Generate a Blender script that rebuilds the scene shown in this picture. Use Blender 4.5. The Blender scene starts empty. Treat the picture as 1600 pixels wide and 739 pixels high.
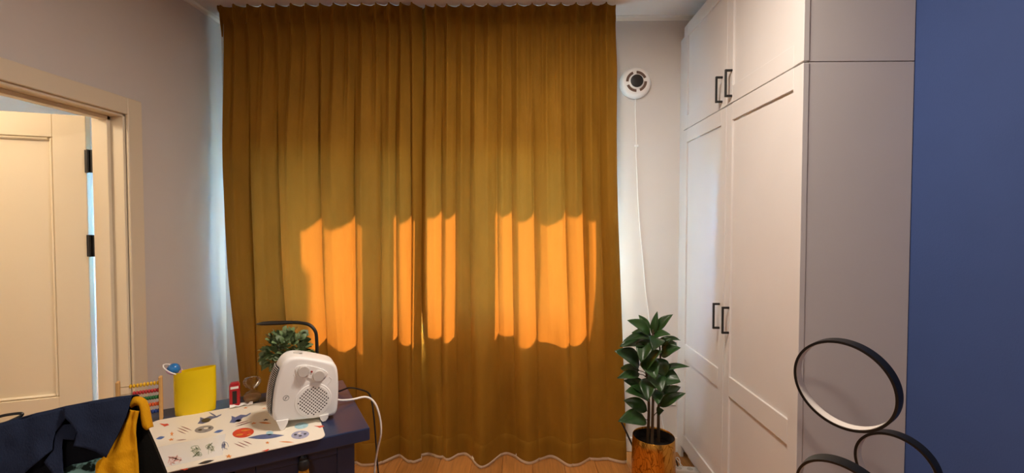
import bpy, bmesh, math, random
from math import sin, cos, pi, radians, sqrt, atan2
from mathutils import Vector, Matrix, noise

# ------------------------------------------------------------------ camera, sky, sun, lamps, exposure
S = bpy.context.scene
COL = S.collection
V = Vector

S.view_settings.view_transform = 'Standard'
S.view_settings.look = 'None'
S.view_settings.exposure = 0.0
S.view_settings.gamma = 1.0
S.view_settings.use_curve_mapping = False

cam_d = bpy.data.cameras.new('camera')
cam = bpy.data.objects.new('camera', cam_d)
COL.objects.link(cam)
cam_d.sensor_width = 36.0
cam_d.lens = 15.75
cam_d.clip_start = 0.05
cam.location = (0, 0, 1.446)
cam.rotation_euler = (radians(90 - 1.6), 0, radians(1.23))
S.camera = cam

world = bpy.data.worlds.new('sky')
S.world = world
world.use_nodes = True
wn = world.node_tree
wn.nodes.clear()
w_out = wn.nodes.new('ShaderNodeOutputWorld')
w_bg = wn.nodes.new('ShaderNodeBackground')
w_sky = wn.nodes.new('ShaderNodeTexSky')
w_sky.sky_type = 'NISHITA'
w_sky.sun_disc = False
w_sky.sun_elevation = radians(45)
w_sky.sun_rotation = radians(-20)
w_sky.ozone_density = 2.0
w_bg.inputs['Strength'].default_value = 15.0
w_mul = wn.nodes.new('ShaderNodeMixRGB')
w_mul.blend_type = 'MULTIPLY'
w_mul.inputs[0].default_value = 1.0
w_mul.inputs[2].default_value = (0.30, 0.78, 1.22, 1)
wn.links.new(w_sky.outputs[0], w_mul.inputs[1])
wn.links.new(w_mul.outputs[0], w_bg.inputs[0])
wn.links.new(w_bg.outputs[0], w_out.inputs[0])


def lamp(name, kind, loc, energy, color, size=0.3, aim=None):
    d = bpy.data.lights.new(name, kind)
    d.energy = energy
    d.color = color
    o = bpy.data.objects.new(name, d)
    COL.objects.link(o)
    o.location = loc
    if kind == 'AREA':
        d.shape = 'DISK'
        d.size = size
    if kind == 'POINT':
        d.shadow_soft_size = size
    if aim is not None:
        o.rotation_euler = V(aim).to_track_quat('-Z', 'Y').to_euler()
    return o


sun = lamp('sun', 'SUN', (-2, 6, 6), 235.0, (1.0, 0.96, 0.80), aim=(0.60, -1.0, -1.13))
sun.data.angle = radians(1.4)
lamp('ceiling_lamp', 'AREA', (0.15, 1.35, 2.66), 37.0, (1.0, 0.87, 0.75), 0.34, (0, 0, -1))
lamp('second_ceiling_lamp', 'AREA', (-0.5, -1.1, 2.66), 20.0, (1.0, 0.87, 0.75), 0.30, (0, 0, -1))
lamp('hall_lamp', 'POINT', (-2.75, 0.9, 2.25), 34.0, (1.0, 0.79, 0.54), 0.08)


# ------------------------------------------------------------------ helpers
def lin(h):
    h = h.lstrip('#')
    out = []
    for i in (0, 2, 4):
        c = int(h[i:i + 2], 16) / 255
        out.append(c / 12.92 if c <= 0.04045 else ((c + 0.055) / 1.055) ** 2.4)
    return (*out, 1.0)


def pmat(name, col, rough=0.5, metal=0.0, bump=0.0, bscale=80.0, vary=0.0, vscale=6.0, spec=0.5, coat=0.0, sheen=0.0, stretch=None, rand=0.0):
    """principled material with procedural grain: bump noise, colour variation"""
    m = bpy.data.materials.new(name)
    m.use_nodes = True
    nt = m.node_tree
    b = nt.nodes['Principled BSDF']
    c = lin(col) if isinstance(col, str) else (*col, 1.0)
    b.inputs['Base Color'].default_value = c
    b.inputs['Roughness'].default_value = rough
    b.inputs['Metallic'].default_value = metal
    b.inputs['Specular IOR Level'].default_value = spec
    b.inputs['Coat Weight'].default_value = coat
    b.inputs['Sheen Weight'].default_value = sheen
    b.inputs['Sheen Tint'].default_value = c
    tc = nt.nodes.new('ShaderNodeTexCoord')
    mp = nt.nodes.new('ShaderNodeMapping')
    nt.links.new(tc.outputs['Object'], mp.inputs[0])
    if stretch:
        mp.inputs['Scale'].default_value = stretch
    if vary > 0 or rand > 0:
        n = nt.nodes.new('ShaderNodeTexNoise')
        n.inputs['Scale'].default_value = vscale
        n.inputs['Detail'].default_value = 5
        nt.links.new(mp.outputs[0], n.inputs['Vector'])
        hsv = nt.nodes.new('ShaderNodeHueSaturation')
        hsv.inputs['Color'].default_value = c
        mr = nt.nodes.new('ShaderNodeMapRange')
        mr.inputs['From Min'].default_value = 0.25
        mr.inputs['From Max'].default_value = 0.75
        mr.inputs['To Min'].default_value = 1 - vary
        mr.inputs['To Max'].default_value = 1 + vary
        nt.links.new(n.outputs['Fac'], mr.inputs['Value'])
        val = mr.outputs[0]
        if rand > 0:
            oi = nt.nodes.new('ShaderNodeObjectInfo')
            ma = nt.nodes.new('ShaderNodeMath')
            ma.operation = 'MULTIPLY_ADD'
            ma.inputs[1].default_value = 2 * rand
            ma.inputs[2].default_value = 1 - rand
            nt.links.new(oi.outputs['Random'], ma.inputs[0])
            mu = nt.nodes.new('ShaderNodeMath')
            mu.operation = 'MULTIPLY'
            nt.links.new(ma.outputs[0], mu.inputs[0])
            nt.links.new(val, mu.inputs[1])
            val = mu.outputs[0]
        nt.links.new(val, hsv.inputs['Value'])
        nt.links.new(hsv.outputs[0], b.inputs['Base Color'])
    if bump > 0:
        n2 = nt.nodes.new('ShaderNodeTexNoise')
        n2.inputs['Scale'].default_value = bscale
        n2.inputs['Detail'].default_value = 4
        nt.links.new(mp.outputs[0], n2.inputs['Vector'])
        bp = nt.nodes.new('ShaderNodeBump')
        bp.inputs['Strength'].default_value = bump
        bp.inputs['Distance'].default_value = 0.004
        nt.links.new(n2.outputs['Fac'], bp.inputs['Height'])
        nt.links.new(bp.outputs[0], b.inputs['Normal'])
    return m


def glass_mat(name, tint=(1, 1, 1), edge=0.5):
    """thin clear glass: see-through with a fresnel reflection"""
    m = bpy.data.materials.new(name)
    m.use_nodes = True
    nt = m.node_tree
    nt.nodes.clear()
    out = nt.nodes.new('ShaderNodeOutputMaterial')
    tr = nt.nodes.new('ShaderNodeBsdfTransparent')
    tr.inputs[0].default_value = (*tint, 1)
    gl = nt.nodes.new('ShaderNodeBsdfGlossy')
    gl.inputs['Roughness'].default_value = 0.03
    lw = nt.nodes.new('ShaderNodeLayerWeight')
    lw.inputs['Blend'].default_value = edge
    mul = nt.nodes.new('ShaderNodeMath')
    mul.operation = 'MULTIPLY'
    mul.inputs[1].default_value = 0.8
    nt.links.new(lw.outputs['Fresnel'], mul.inputs[0])
    mx = nt.nodes.new('ShaderNodeMixShader')
    nt.links.new(mul.outputs[0], mx.inputs[0])
    nt.links.new(tr.outputs[0], mx.inputs[1])
    nt.links.new(gl.outputs[0], mx.inputs[2])
    nt.links.new(mx.outputs[0], out.inputs[0])
    return m


def thin_cloth(name, col, back, share, lining=None, bump=0.25, bscale=220, sheen=0.35, rough=0.85, vary=0.1, stretch=(1, 1, 0.35)):
    """cloth lit from the front and letting light through from behind"""
    m = pmat(name, col, rough, bump=bump, bscale=bscale, vary=vary, vscale=9, spec=0.15, sheen=sheen, stretch=stretch)
    nt = m.node_tree
    b = nt.nodes['Principled BSDF']
    out = nt.nodes['Material Output']
    if lining:
        src = b.inputs['Base Color'].links[0].from_socket
        ge = nt.nodes.new('ShaderNodeNewGeometry')
        mc = nt.nodes.new('ShaderNodeMixRGB')
        nt.links.new(ge.outputs['Backfacing'], mc.inputs[0])
        nt.links.new(src, mc.inputs[1])
        mc.inputs[2].default_value = lin(lining)
        nt.links.new(mc.outputs[0], b.inputs['Base Color'])
    t = nt.nodes.new('ShaderNodeBsdfTranslucent')
    t.inputs['Color'].default_value = (*back, 1)
    mx = nt.nodes.new('ShaderNodeMixShader')
    mx.inputs[0].default_value = share
    nt.links.new(b.outputs[0], mx.inputs[1])
    nt.links.new(t.outputs[0], mx.inputs[2])
    nt.links.new(mx.outputs[0], out.inputs[0])
    return m


ORIGIN = {}


def wpos(o):
    return ORIGIN.get(o.name, V((0, 0, 0)))


def tag(o, label=None, cat=None, group=None, kind=None):
    if label:
        o['label'] = label
    if cat:
        o['category'] = cat
    if group:
        o['group'] = group
    if kind:
        o['kind'] = kind
    return o


def thing(name, label, cat, loc, group=None):
    o = bpy.data.objects.new(name, None)
    COL.objects.link(o)
    o.empty_display_size = 0.05
    o.location = loc
    ORIGIN[o.name] = V(loc)
    return tag(o, label, cat, group)


def spline(pts, n=8):
    """Catmull-Rom through points"""
    P = [V(p) for p in pts]
    P = [P[0] * 2 - P[1]] + P + [P[-1] * 2 - P[-2]]
    out = []
    for i in range(1, len(P) - 2):
        for k in range(n):
            t = k / n
            out.append(0.5 * (2 * P[i] + (P[i + 1] - P[i - 1]) * t + (2 * P[i - 1] - 5 * P[i] + 4 * P[i + 1] - P[i + 2]) * t * t
                              + (3 * P[i] - P[i - 1] - 3 * P[i + 1] + P[i + 2]) * t ** 3))
    out.append(P[-2])
    return out


class MB:
    """a bmesh in world coordinates that becomes one mesh object"""

    def __init__(self):
        self.bm = bmesh.new()

    def box(self, lo, hi, bev=0.0, seg=1, rot=None):
        lo, hi = V(lo), V(hi)
        r = bmesh.ops.create_cube(self.bm, size=1.0)
        vs = r['verts']
        c, d = (lo + hi) / 2, hi - lo
        for v in vs:
            v.co = V((v.co.x * d.x, v.co.y * d.y, v.co.z * d.z))
            v.co = (rot @ v.co if rot else v.co) + c
        if bev > 0:
            es = list({e for v in vs for e in v.link_edges})
            bmesh.ops.bevel(self.bm, geom=es, offset=bev, segments=seg, profile=0.5, affect='EDGES')
        return self

    def obox(self, o, ax, ay, az, bev=0.0, seg=1):
        """box from corner o along three edge vectors"""
        o, ax, ay, az = V(o), V(ax), V(ay), V(az)
        vs = [self.bm.verts.new(o + ax * i + ay * j + az * k) for k in (0, 1) for j in (0, 1) for i in (0, 1)]
        fs = [self.bm.faces.new([vs[i] for i in q]) for q in ((0, 2, 3, 1), (4, 5, 7, 6), (0, 1, 5, 4), (2, 6, 7, 3), (0, 4, 6, 2), (1, 3, 7, 5))]
        if bev > 0:
            es = list({e for f in fs for e in f.edges})
            bmesh.ops.bevel(self.bm, geom=es, offset=bev, segments=seg, profile=0.5, affect='EDGES')
        return self

    def rings(self, loops, close=True, caps=True, wrap=False):
        """skin successive vertex loops"""
        R = [[self.bm.verts.new(V(p)) for p in lp] for lp in loops]
        n = len(R[0])
        pairs = list(zip(R, R[1:])) + ([(R[-1], R[0])] if wrap else [])
        for a, b in pairs:
            for i in range(n if close else n - 1):
                j = (i + 1) % n
                self.bm.faces.new((a[i], a[j], b[j], b[i]))
        if caps and close and not wrap:
            self.bm.faces.new(list(reversed(R[0])))
            self.bm.faces.new(R[-1])
        return self

    def tube(self, pts, r, n=8, wrap=False):
        P = [V(p) for p in pts]
        loops = []
        T0 = (P[1] - P[0]).normalized()
        N = T0.orthogonal().normalized()
        for i, p in enumerate(P):
            if wrap:
                t = (P[(i + 1) % len(P)] - P[i - 1]).normalized()
            else:
                t = (P[min(i + 1, len(P) - 1)] - P[max(i - 1, 0)]).normalized()
            N = (N - t * N.dot(t)).normalized()
            B = t.cross(N)
            rr = r[i] if isinstance(r, (list, tuple)) else r
            loops.append([p + (N * cos(2 * pi * k / n) + B * sin(2 * pi * k / n)) * rr for k in range(n)])
        return self.rings(loops, wrap=wrap)

    def lathe(self, prof, c, n=24, ax=(0, 0, 1), caps=True, sx=1.0):
        """profile [(radius, height)...] turned about axis ax through c"""
        ax = V(ax).normalized()
        u = ax.orthogonal().normalized() if abs(ax.z) < 0.99 else V((1, 0, 0))
        w = ax.cross(u)
        c = V(c)
        return self.rings([[c + ax * h + (u * cos(2 * pi * k / n) * sx + w * sin(2 * pi * k / n)) * max(r, 1e-4) for k in range(n)] for r, h in prof], caps=caps)

    def prism(self, poly, ext):
        """extrude a planar 3D polygon along ext"""
        ext = V(ext)
        return self.rings([[V(p) for p in poly], [V(p) + ext for p in poly]])

    def ball(self, c, r, n=12, sq=(1, 1, 1)):
        x = bmesh.ops.create_uvsphere(self.bm, u_segments=n, v_segments=max(6, n * 2 // 3), radius=1.0)
        for v in x['verts']:
            v.co = V((v.co.x * r * sq[0], v.co.y * r * sq[1], v.co.z * r * sq[2])) + V(c)
        return self

    def grid(self, rows):
        R = [[self.bm.verts.new(V(p)) for p in row] for row in rows]
        for a, b in zip(R, R[1:]):
            for i in range(len(a) - 1):
                self.bm.faces.new((a[i], a[i + 1], b[i + 1], b[i]))
        return self

    def obj(self, name, mat, parent=None, smooth=False, kind=None, label=None, angle=40, keep=False, solid=0.0, sub=0):
        bm = self.bm
        if not keep:
            bmesh.ops.recalc_face_normals(bm, faces=bm.faces)
        base = wpos(parent) if parent else V((0, 0, 0))
        bmesh.ops.translate(bm, verts=bm.verts, vec=-base)
        me = bpy.data.meshes.new(name)
        bm.to_mesh(me)
        bm.free()
        if mat:
            me.materials.append(mat)
        if smooth:
            for p in me.polygons:
                p.use_smooth = True
            if angle < 180:
                me.set_sharp_from_angle(angle=radians(angle))
        o = bpy.data.objects.new(name, me)
        COL.objects.link(o)
        if parent:
            o.parent = parent
        ORIGIN[o.name] = base
        if kind:
            o['kind'] = kind
        if label:
            o['label'] = label
        if solid:
            md = o.modifiers.new('thickness', 'SOLIDIFY')
            md.thickness = solid
            md.offset = 0
        if sub:
            md = o.modifiers.new('smooth', 'SUBSURF')
            md.levels = md.render_levels = sub
        return o


def struct(name, mb, mat, parent=None, smooth=False):
    return mb.obj(name, mat, parent, smooth, kind='structure' if parent is None else None)


def copy_tree(o, loc, label=None):
    """copy a thing with its parts and sub-parts"""
    r = o.copy()
    COL.objects.link(r)
    r.location = loc
    if label:
        r['label'] = label
    for ch in list(o.children):
        c = ch.copy()
        COL.objects.link(c)
        c.parent = r
        for g in list(ch.children):
            d = g.copy()
            COL.objects.link(d)
            d.parent = c
    return r


def tri_interp(xs, ys, x):
    if x <= xs[0]:
        return ys[0]
    for i in range(len(xs) - 1):
        if x <= xs[i + 1]:
            t = (x - xs[i]) / (xs[i + 1] - xs[i])
            t = t * t * (3 - 2 * t)
            return ys[i] * (1 - t) + ys[i + 1] * t
    return ys[-1]


def sstep(a, b, x):
    t = max(0.0, min(1.0, (x - a) / (b - a)))
    return t * t * (3 - 2 * t)


# ------------------------------------------------------------------ materials
M = {
    'wall': pmat('wall_paint', '#d9d3cd', 0.8, bump=0.12, bscale=260, vary=0.02, vscale=3, spec=0.2),
    'ceiling': pmat('ceiling_paint', '#e2dad2', 0.85, bump=0.05, bscale=120, spec=0.2),
    'blue_wall': pmat('blue_wall_paint', '#3c5082', 0.75, bump=0.1, bscale=200, vary=0.03, spec=0.25),
    'trim': pmat('white_trim', '#e8e2d8', 0.45),
    'cream': pmat('cream_lacquer', '#e9dcc2', 0.42, bump=0.02, bscale=60),
    'cabinet': pmat('cabinet_foil', '#d6d2cf', 0.5, bump=0.05, bscale=160, vary=0.015),
    'black_metal': pmat('black_metal', '#141414', 0.4, spec=0.4),
    'black_plastic': pmat('black_plastic', '#1a1818', 0.5),
    'oak': pmat('oak_plank', '#b5793c', 0.38, bump=0.12, bscale=30, vary=0.22, vscale=9, stretch=(9, 0.7, 1), rand=0.14),
    'gap': pmat('floor_joint', '#3a2412', 0.8),
    'navy': pmat('navy_lacquer', '#25304f', 0.32, bump=0.03, bscale=90, spec=0.5),
    'white_plastic': pmat('white_plastic', '#f4f2ee', 0.4, vary=0.015),
    'grey_plastic': pmat('grey_plastic', '#cfcac4', 0.45),
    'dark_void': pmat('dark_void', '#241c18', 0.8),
    'vent_slot': pmat('vent_slot', '#6a5448', 0.8),
    'red_plastic': pmat('red_plastic', '#b3121c', 0.3, vary=0.05),
    'red_led': pmat('red_led', '#a02018', 0.3),
    'yellow_plastic': pmat('yellow_plastic', '#f2d000', 0.4, vary=0.03, vscale=12),
    'beech': pmat('beech_wood', '#d9a866', 0.5, bump=0.1, bscale=40, vary=0.1, stretch=(6, 6, 1)),
    'wire': pmat('steel_wire', '#c9b58f', 0.3, metal=0.9),
    'bead_yellow': pmat('bead_yellow', '#e8b80a', 0.35),
    'bead_red': pmat('bead_red', '#c0282a', 0.35),
    'bead_green': pmat('bead_green', '#1f6b35', 0.35),
    'bead_orange': pmat('bead_orange', '#dd5a1c', 0.35),
    'bead_blue': pmat('bead_blue', '#20408c', 0.35),
    'planet_blue': pmat('planet_blue', '#2a78bd', 0.25, vary=0.3, vscale=60),
    'pink': pmat('pink_band', '#b0839a', 0.4),
    'paper': pmat('white_paper', '#f3efe8', 0.7, bump=0.1, bscale=90),
    'mat': pmat('desk_mat_vinyl', '#f1e8d6', 0.38),
    'leaf': pmat('plant_leaf', '#24421a', 0.36, vary=0.35, vscale=14, bump=0.1, bscale=60, rand=0.25),
    'stem': pmat('plant_stem', '#4a3a26', 0.7, bump=0.3, bscale=60),
    'soil': pmat('dark_soil', '#120d0a', 0.95, bump=0.5, bscale=120),
    'bush': pmat('bush_leaf', '#6a7f55', 0.5, vary=0.25, vscale=30, rand=0.35),
    'glass': glass_mat('clear_glass', edge=0.32),
    'pane': glass_mat('window_glass', (0.97, 0.985, 1.0), 0.15),
    'sand': pmat('hourglass_sand', '#a8865c', 0.8, bump=0.2, bscale=300),
    'diffuser': pmat('ring_diffuser', '#e6ddd2', 0.5),
    'navy_cloth': thin_cloth('navy_cotton', '#232c42', (0.02, 0.03, 0.06), 0.05, bump=0.35, bscale=420, sheen=0.3),
    'dark_cloth': thin_cloth('shirt_inside_shade', '#0d1018', (0.01, 0.01, 0.02), 0.05),  # near-black in place of navy: shade inside the shirt, set by colour
    'mustard_cloth': thin_cloth('mustard_cotton', '#d99a10', (0.6, 0.3, 0.02), 0.12, bump=0.4, bscale=320, vary=0.1),
    'velvet': thin_cloth('ochre_velvet', '#875f18', (1.0, 0.265, 0.03), 0.0145, lining='#d8d2c6', bump=0.22, bscale=160, sheen=0.9, rough=0.8, vary=0.14),
    'heading_velvet': thin_cloth('ochre_velvet_heading', '#875f18', (0.5, 0.22, 0.03), 0.004, lining='#d8d2c6', bump=0.25, bscale=160, sheen=0.9, rough=0.8, vary=0.12),
    'lining': pmat('curtain_lining', '#efe6d4', 0.8),
    'brass': pmat('gold_fringe', '#c99a3a', 0.35, metal=0.7),
    'chair': pmat('black_chair_fabric', '#0e0d0a', 0.9, bump=0.3, bscale=300, spec=0.1),
}
for n_, c_ in dict(red_print='#d4472c', grey_print='#8f8b8c', lilac_print='#a3a3bd', sky_print='#a9cfd8', slate_print='#5d678f', black_print='#2b2930',
                   blue_print='#4c6fae', orange_print='#e08a3c', maroon_print='#8c4a44', pink_print='#e3a79c', green_print='#8d9a7c', white_print='#f1e8d6').items():
    M[n_] = pmat(n_, c_, 0.42, vary=0.25, vscale=120)

# hammered gold pot with dark veins
mg = pmat('hammered_gold', '#c08a2c', 0.26, metal=1.0, bump=0.5, bscale=34, stretch=(1, 1, 0.45))
nt = mg.node_tree
vo = nt.nodes.new('ShaderNodeTexVoronoi')
vo.feature = 'DISTANCE_TO_EDGE'
vo.inputs['Scale'].default_value = 44
dn = nt.nodes.new('ShaderNodeTexNoise')
dn.inputs['Scale'].default_value = 12
vm = nt.nodes.new('ShaderNodeMixRGB')
vm.inputs[0].default_value = 0.12
tcn = [n for n in nt.nodes if n.bl_idname == 'ShaderNodeMapping'][0]
nt.links.new(tcn.outputs[0], dn.inputs['Vector'])
nt.links.new(tcn.outputs[0], vm.inputs[1])
nt.links.new(dn.outputs['Color'], vm.inputs[2])
nt.links.new(vm.outputs[0], vo.inputs['Vector'])
cr = nt.nodes.new('ShaderNodeValToRGB')
cr.color_ramp.elements[0].position = 0.0
cr.color_ramp.elements[0].color = lin('#8a5a18')
cr.color_ramp.elements[1].position = 0.07
cr.color_ramp.elements[1].color = lin('#dca64a')
nt.links.new(vo.outputs['Distance'], cr.inputs[0])
nt.links.new(cr.outputs[0], nt.nodes['Principled BSDF'].inputs['Base Color'])
M['gold'] = mg

# teal cotton with a dark leafy print
mt = thin_cloth('teal_print_cotton', '#5f8f8c', (0.1, 0.2, 0.2), 0.05)
nt = mt.node_tree
nz = nt.nodes.new('ShaderNodeTexNoise')
nz.inputs['Scale'].default_value = 38
nz.inputs['Detail'].default_value = 6
tc = [n for n in nt.nodes if n.bl_idname == 'ShaderNodeTexCoord'][0]
nt.links.new(tc.outputs['Object'], nz.inputs['Vector'])
cr = nt.nodes.new('ShaderNodeValToRGB')
cr.color_ramp.elements[0].position = 0.43
cr.color_ramp.elements[0].color = lin('#14201c')
cr.color_ramp.elements[1].position = 0.50
cr.color_ramp.elements[1].color = lin('#7fb0ac')
nt.links.new(nz.outputs['Fac'], cr.inputs[0])
nt.links.new(cr.outputs[0], nt.nodes['Principled BSDF'].inputs['Base Color'])
M['teal_cloth'] = mt

# ------------------------------------------------------------------ room shell
XL, XR, YB, YF, ZC = -1.904, 1.367, 2.834, -1.9, 2.73
D0, D1, DZ = 1.25, 2.125, 1.971          # doorway in the left wall
WX0, WX1, WZ0, WZ1 = -1.56, 0.32, 0.92, 1.94   # window opening in the back wall
TW, TB = 0.155, 0.20

struct('wall_left', MB().box((XL - TW, YF - 0.1, 0), (XL, D0, ZC + .05)).box((XL - TW, D1, 0), (XL, YB, ZC + .05)).box((XL - TW, D0, DZ), (XL, D1, ZC + .05)), M['wall'])
struct('wall_back', MB().box((XL - TW, YB, 0), (WX0, YB + TB, ZC + .05)).box((WX1, YB, 0), (XR + .1, YB + TB, ZC + .05))
       .box((WX0, YB, 0), (WX1, YB + TB, WZ0)).box((WX0, YB, WZ1), (WX1, YB + TB, ZC + .05)), M['wall'])
struct('wall_right', MB().box((XR, YF - .1, 0), (XR + .1, YB, ZC + .05)), M['blue_wall'])
struct('wall_front', MB().box((XL, YF - .1, 0), (XR, YF, ZC + .05)), M['wall'])
struct('ceiling', MB().box((XL - TW, YF - .1, ZC), (XR + .1, YB + TB, ZC + .12)), M['ceiling'])

# oak planks running towards the window
fl = struct('floor', MB().box((XL, YF, -0.06), (XR, YB, -0.014)), M['gap'])
random.seed(5)
edges_x = [XL]
for x in (-1.752, -1.562, -1.372, -1.182, -0.992, -0.802, -0.730, -0.495, -0.300, -0.115, 0.067, 0.256, 0.446, 0.636, 0.826, 1.016, 1.206, XR):
    edges_x.append(x)
for x0, x1 in zip(edges_x, edges_x[1:]):
    y = YF
    first = True
    while y < YB - 0.01:
        ln = random.uniform(0.5, 1.5) if first else random.choice((1.38, 1.8))
        y1 = min(YB, y + ln)
        if YB - y1 < 0.3:
            y1 = YB
        MB().box((x0 + .0008, y + .0008, -0.014), (x1 - .0008, y1 - .0008, random.uniform(-0.0006, 0)), 0.0012).obj('plank', M['oak'], fl)
        y, first = y1, False

# skirting and cornice
struct('baseboard_back', MB().box((XL, YB - .014, 0), (XR, YB, .092), .004), M['trim'])
struct('baseboard_left', MB().box((XL, D1 + .082, 0), (XL + .014, YB - .014, .092), .004).box((XL, YF, 0), (XL + .014, D0 - .082, .092), .004), M['trim'])
struct('baseboard_right', MB().box((XR - .014, YF, 0), (XR, 1.60, .092), .004), M['trim'])
def cove(a, b, inward, s=.024):
    a, b, i = V(a), V(b), V(inward)
    prof = [V((0, 0, 0)), i * s, i * s - V((0, 0, .005)), i * (s * .45) - V((0, 0, s * .45)), i * .005 - V((0, 0, s)), V((0, 0, -s))]
    return MB().prism([a + p for p in prof], b - a)
struct('trim_1', cove((XL, YB, ZC), (XR, YB, ZC), (0, -1, 0)), M['trim'])
struct('trim_2', cove((XL, YF, ZC), (XL, YB, ZC), (1, 0, 0)), M['trim'])

# window with three casements in a deep reveal
wf = MB()
panes = ((-1.52, -1.10), (-0.93, -0.52), (-0.32, 0.28))
fy0, fy1 = YB + .03, YB + .09
xs = [WX0] + [v for p in panes for v in p] + [WX1]
for a, b in ((xs[0], xs[1]), (xs[2], xs[3]), (xs[4], xs[5]), (xs[6], xs[7])):
    wf.box((a, fy0, WZ0), (b, fy1, WZ1), .004)
wf.box((WX0, fy0, WZ0), (WX1, fy1, WZ0 + .03), .003)
wf.box((WX0, fy0, WZ1 - .03), (WX1, fy1, WZ1), .003)
win = struct('window_1', wf, M['trim'])
for a, b in panes:
    MB().box((a, fy0 + .028, WZ0 + .03), (b, fy0 + .034, WZ1 - .03)).obj('pane', M['pane'], win)
MB().box((WX0 - .02, YB - .03, WZ0 - .03), (WX1 + .02, fy0, WZ0), .005).obj('window_sill', pmat('stone_sill', '#77716a', 0.6, vary=0.1, vscale=30), win)

# doorway: casing, jamb, stop
cas = MB()
cas.box((XL, D1, 0), (XL + .016, D1 + .08, DZ + .08), .003)
cas.box((XL, D0 - .08, 0), (XL + .016, D0, DZ + .08), .003)
cas.box((XL, D0, DZ), (XL + .016, D1, DZ + .08), .003)
cas.box((XL - TW, D1 - .012, 0), (XL, D1 + .004, DZ), .002)
cas.box((XL - TW, D0 - .004, 0), (XL, D0 + .012, DZ), .002)
cas.box((XL - TW, D0, DZ - .012), (XL, D1, DZ + .004), .002)
cas.box((XL - .105, D1 - .030, 0), (XL - .060, D1 - .012, DZ - .012), .002)
cas.box((XL - .105, D0 + .012, DZ - .030), (XL - .060, D1 - .012, DZ - .012), .002)
struct('trim_3', cas, M['cream'])

# open door leaf, swung out into the hall
HX, HY = -2.075, 2.135
dv = V((-cos(radians(20)), -sin(radians(20)), 0))      # along the leaf, away from the hinge
dn = V((sin(radians(20)), -cos(radians(20)), 0))       # leaf front, towards the room
dl0 = V((HX, HY, 0)) + dv * .026
W_, T_, ZT = .80, .04, 1.966
def leaf_box(mb, a0, a1, z0, z1, t0=0.0, t1=T_, bev=.002):
    return mb.obox(dl0 + dv * a0 + dn * (t0 - T_) + V((0, 0, z0)), dv * (a1 - a0), dn * (t1 - t0), V((0, 0, z1 - z0)), bev)
door = MB()
leaf_box(door, 0, .128, .008, ZT)
leaf_box(door, W_ - .128, W_, .008, ZT)
leaf_box(door, .128, W_ - .128, 1.857, ZT)
leaf_box(door, .128, W_ - .128, .46, .615)
leaf_box(door, .128, W_ - .128, .008, .17)
door = struct('door_1', door, M['cream'])
for z0, z1 in ((.615, 1.857), (.17, .46)):
    leaf_box(MB(), .126, W_ - .126, z0 - .002, z1 + .002, .008, .020, 0).obj('panel', M['cream'], door)
    mo = MB()
    for a0, a1, q0, q1 in ((.128, .143, z0, z1), (W_ - .143, W_ - .128, z0, z1), (.143, W_ - .143, z1 - .015, z1), (.143, W_ - .143, z0, z0 + .015)):
        leaf_box(mo, a0, a1, q0, q1, .020, .036, .006)
    mo.obj('moulding', M['cream'], door)
for z0, z1 in ((1.693, 1.803), (1.288, 1.393), (.25, .36)):
    h = MB()
    h.obox((XL - TW - .046, D1 - .004, z0), (.050, 0, 0), (0, .004, 0), (0, 0, z1 - z0), .001)
    h.tube([(HX - .008, D1 - .008, z0), (HX - .008, D1 - .008, z1)], .006, 10)
    h.obj('hinge', M['black_metal'], door, True)
hd = MB().tube(spline([dl0 + dv * .735 + dn * 0 + V((0, 0, 1.0)), dl0 + dv * .735 + dn * .05 + V((0, 0, 1.0)), dl0 + dv * .62 + dn * .055 + V((0, 0, 1.0))], 6), .008, 10)
hd.obj('handle', M['black_metal'], door, True)

# hall behind the doorway, lit by its own lamp and a window at the end
HXL, HYE, HYS, HZ = -3.1, 3.75, -.6, 2.6
struct('wall_hall_left', MB().box((HXL - .1, HYS, 0), (HXL, HYE, HZ)), M['wall'])
struct('wall_hall_end', MB().box((HXL, HYE, 0), (-2.80, HYE + .2, HZ)).box((-2.45, HYE, 0), (XL - TW, HYE + .2, HZ)).box((-2.80, HYE, 0), (-2.45, HYE + .2, .9))
       .box((-2.80, HYE, 2.0), (-2.45, HYE + .2, HZ)), M['wall'])
struct('wall_hall_right', MB().box((XL - TW - .01, YB, 0), (XL - TW, HYE, HZ)), M['wall'])
struct('wall_hall_start', MB().box((HXL, HYS - .1, 0), (XL - TW, HYS, HZ)), M['wall'])
struct('ceiling_hall', MB().box((HXL - .1, HYS - .1, HZ), (XL - TW, HYE + .2, HZ + .1)), M['ceiling'])
struct('floor_hall', MB().box((HXL - .1, HYS - .1, -.06), (XL, HYE + .2, -.001)), M['oak'])
w2 = struct('window_2', MB().box((-2.80, HYE + .1, .9), (-2.76, HYE + .16, 2.0)).box((-2.49, HYE + .1, .9), (-2.45, HYE + .16, 2.0))
            .box((-2.76, HYE + .1, .9), (-2.49, HYE + .16, .95)).box((-2.76, HYE + .1, 1.95), (-2.49, HYE + .16, 2.0)), M['trim'])
MB().box((-2.76, HYE + .128, .95), (-2.49, HYE + .134, 1.95)).obj('pane', M['pane'], w2)


# ------------------------------------------------------------------ curtains
CY = 2.655                       # heading plane
def cx(px, Y=CY):
    """lateral position of a measured fold"""
    return (px - 815) * Y / 700.0

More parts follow.
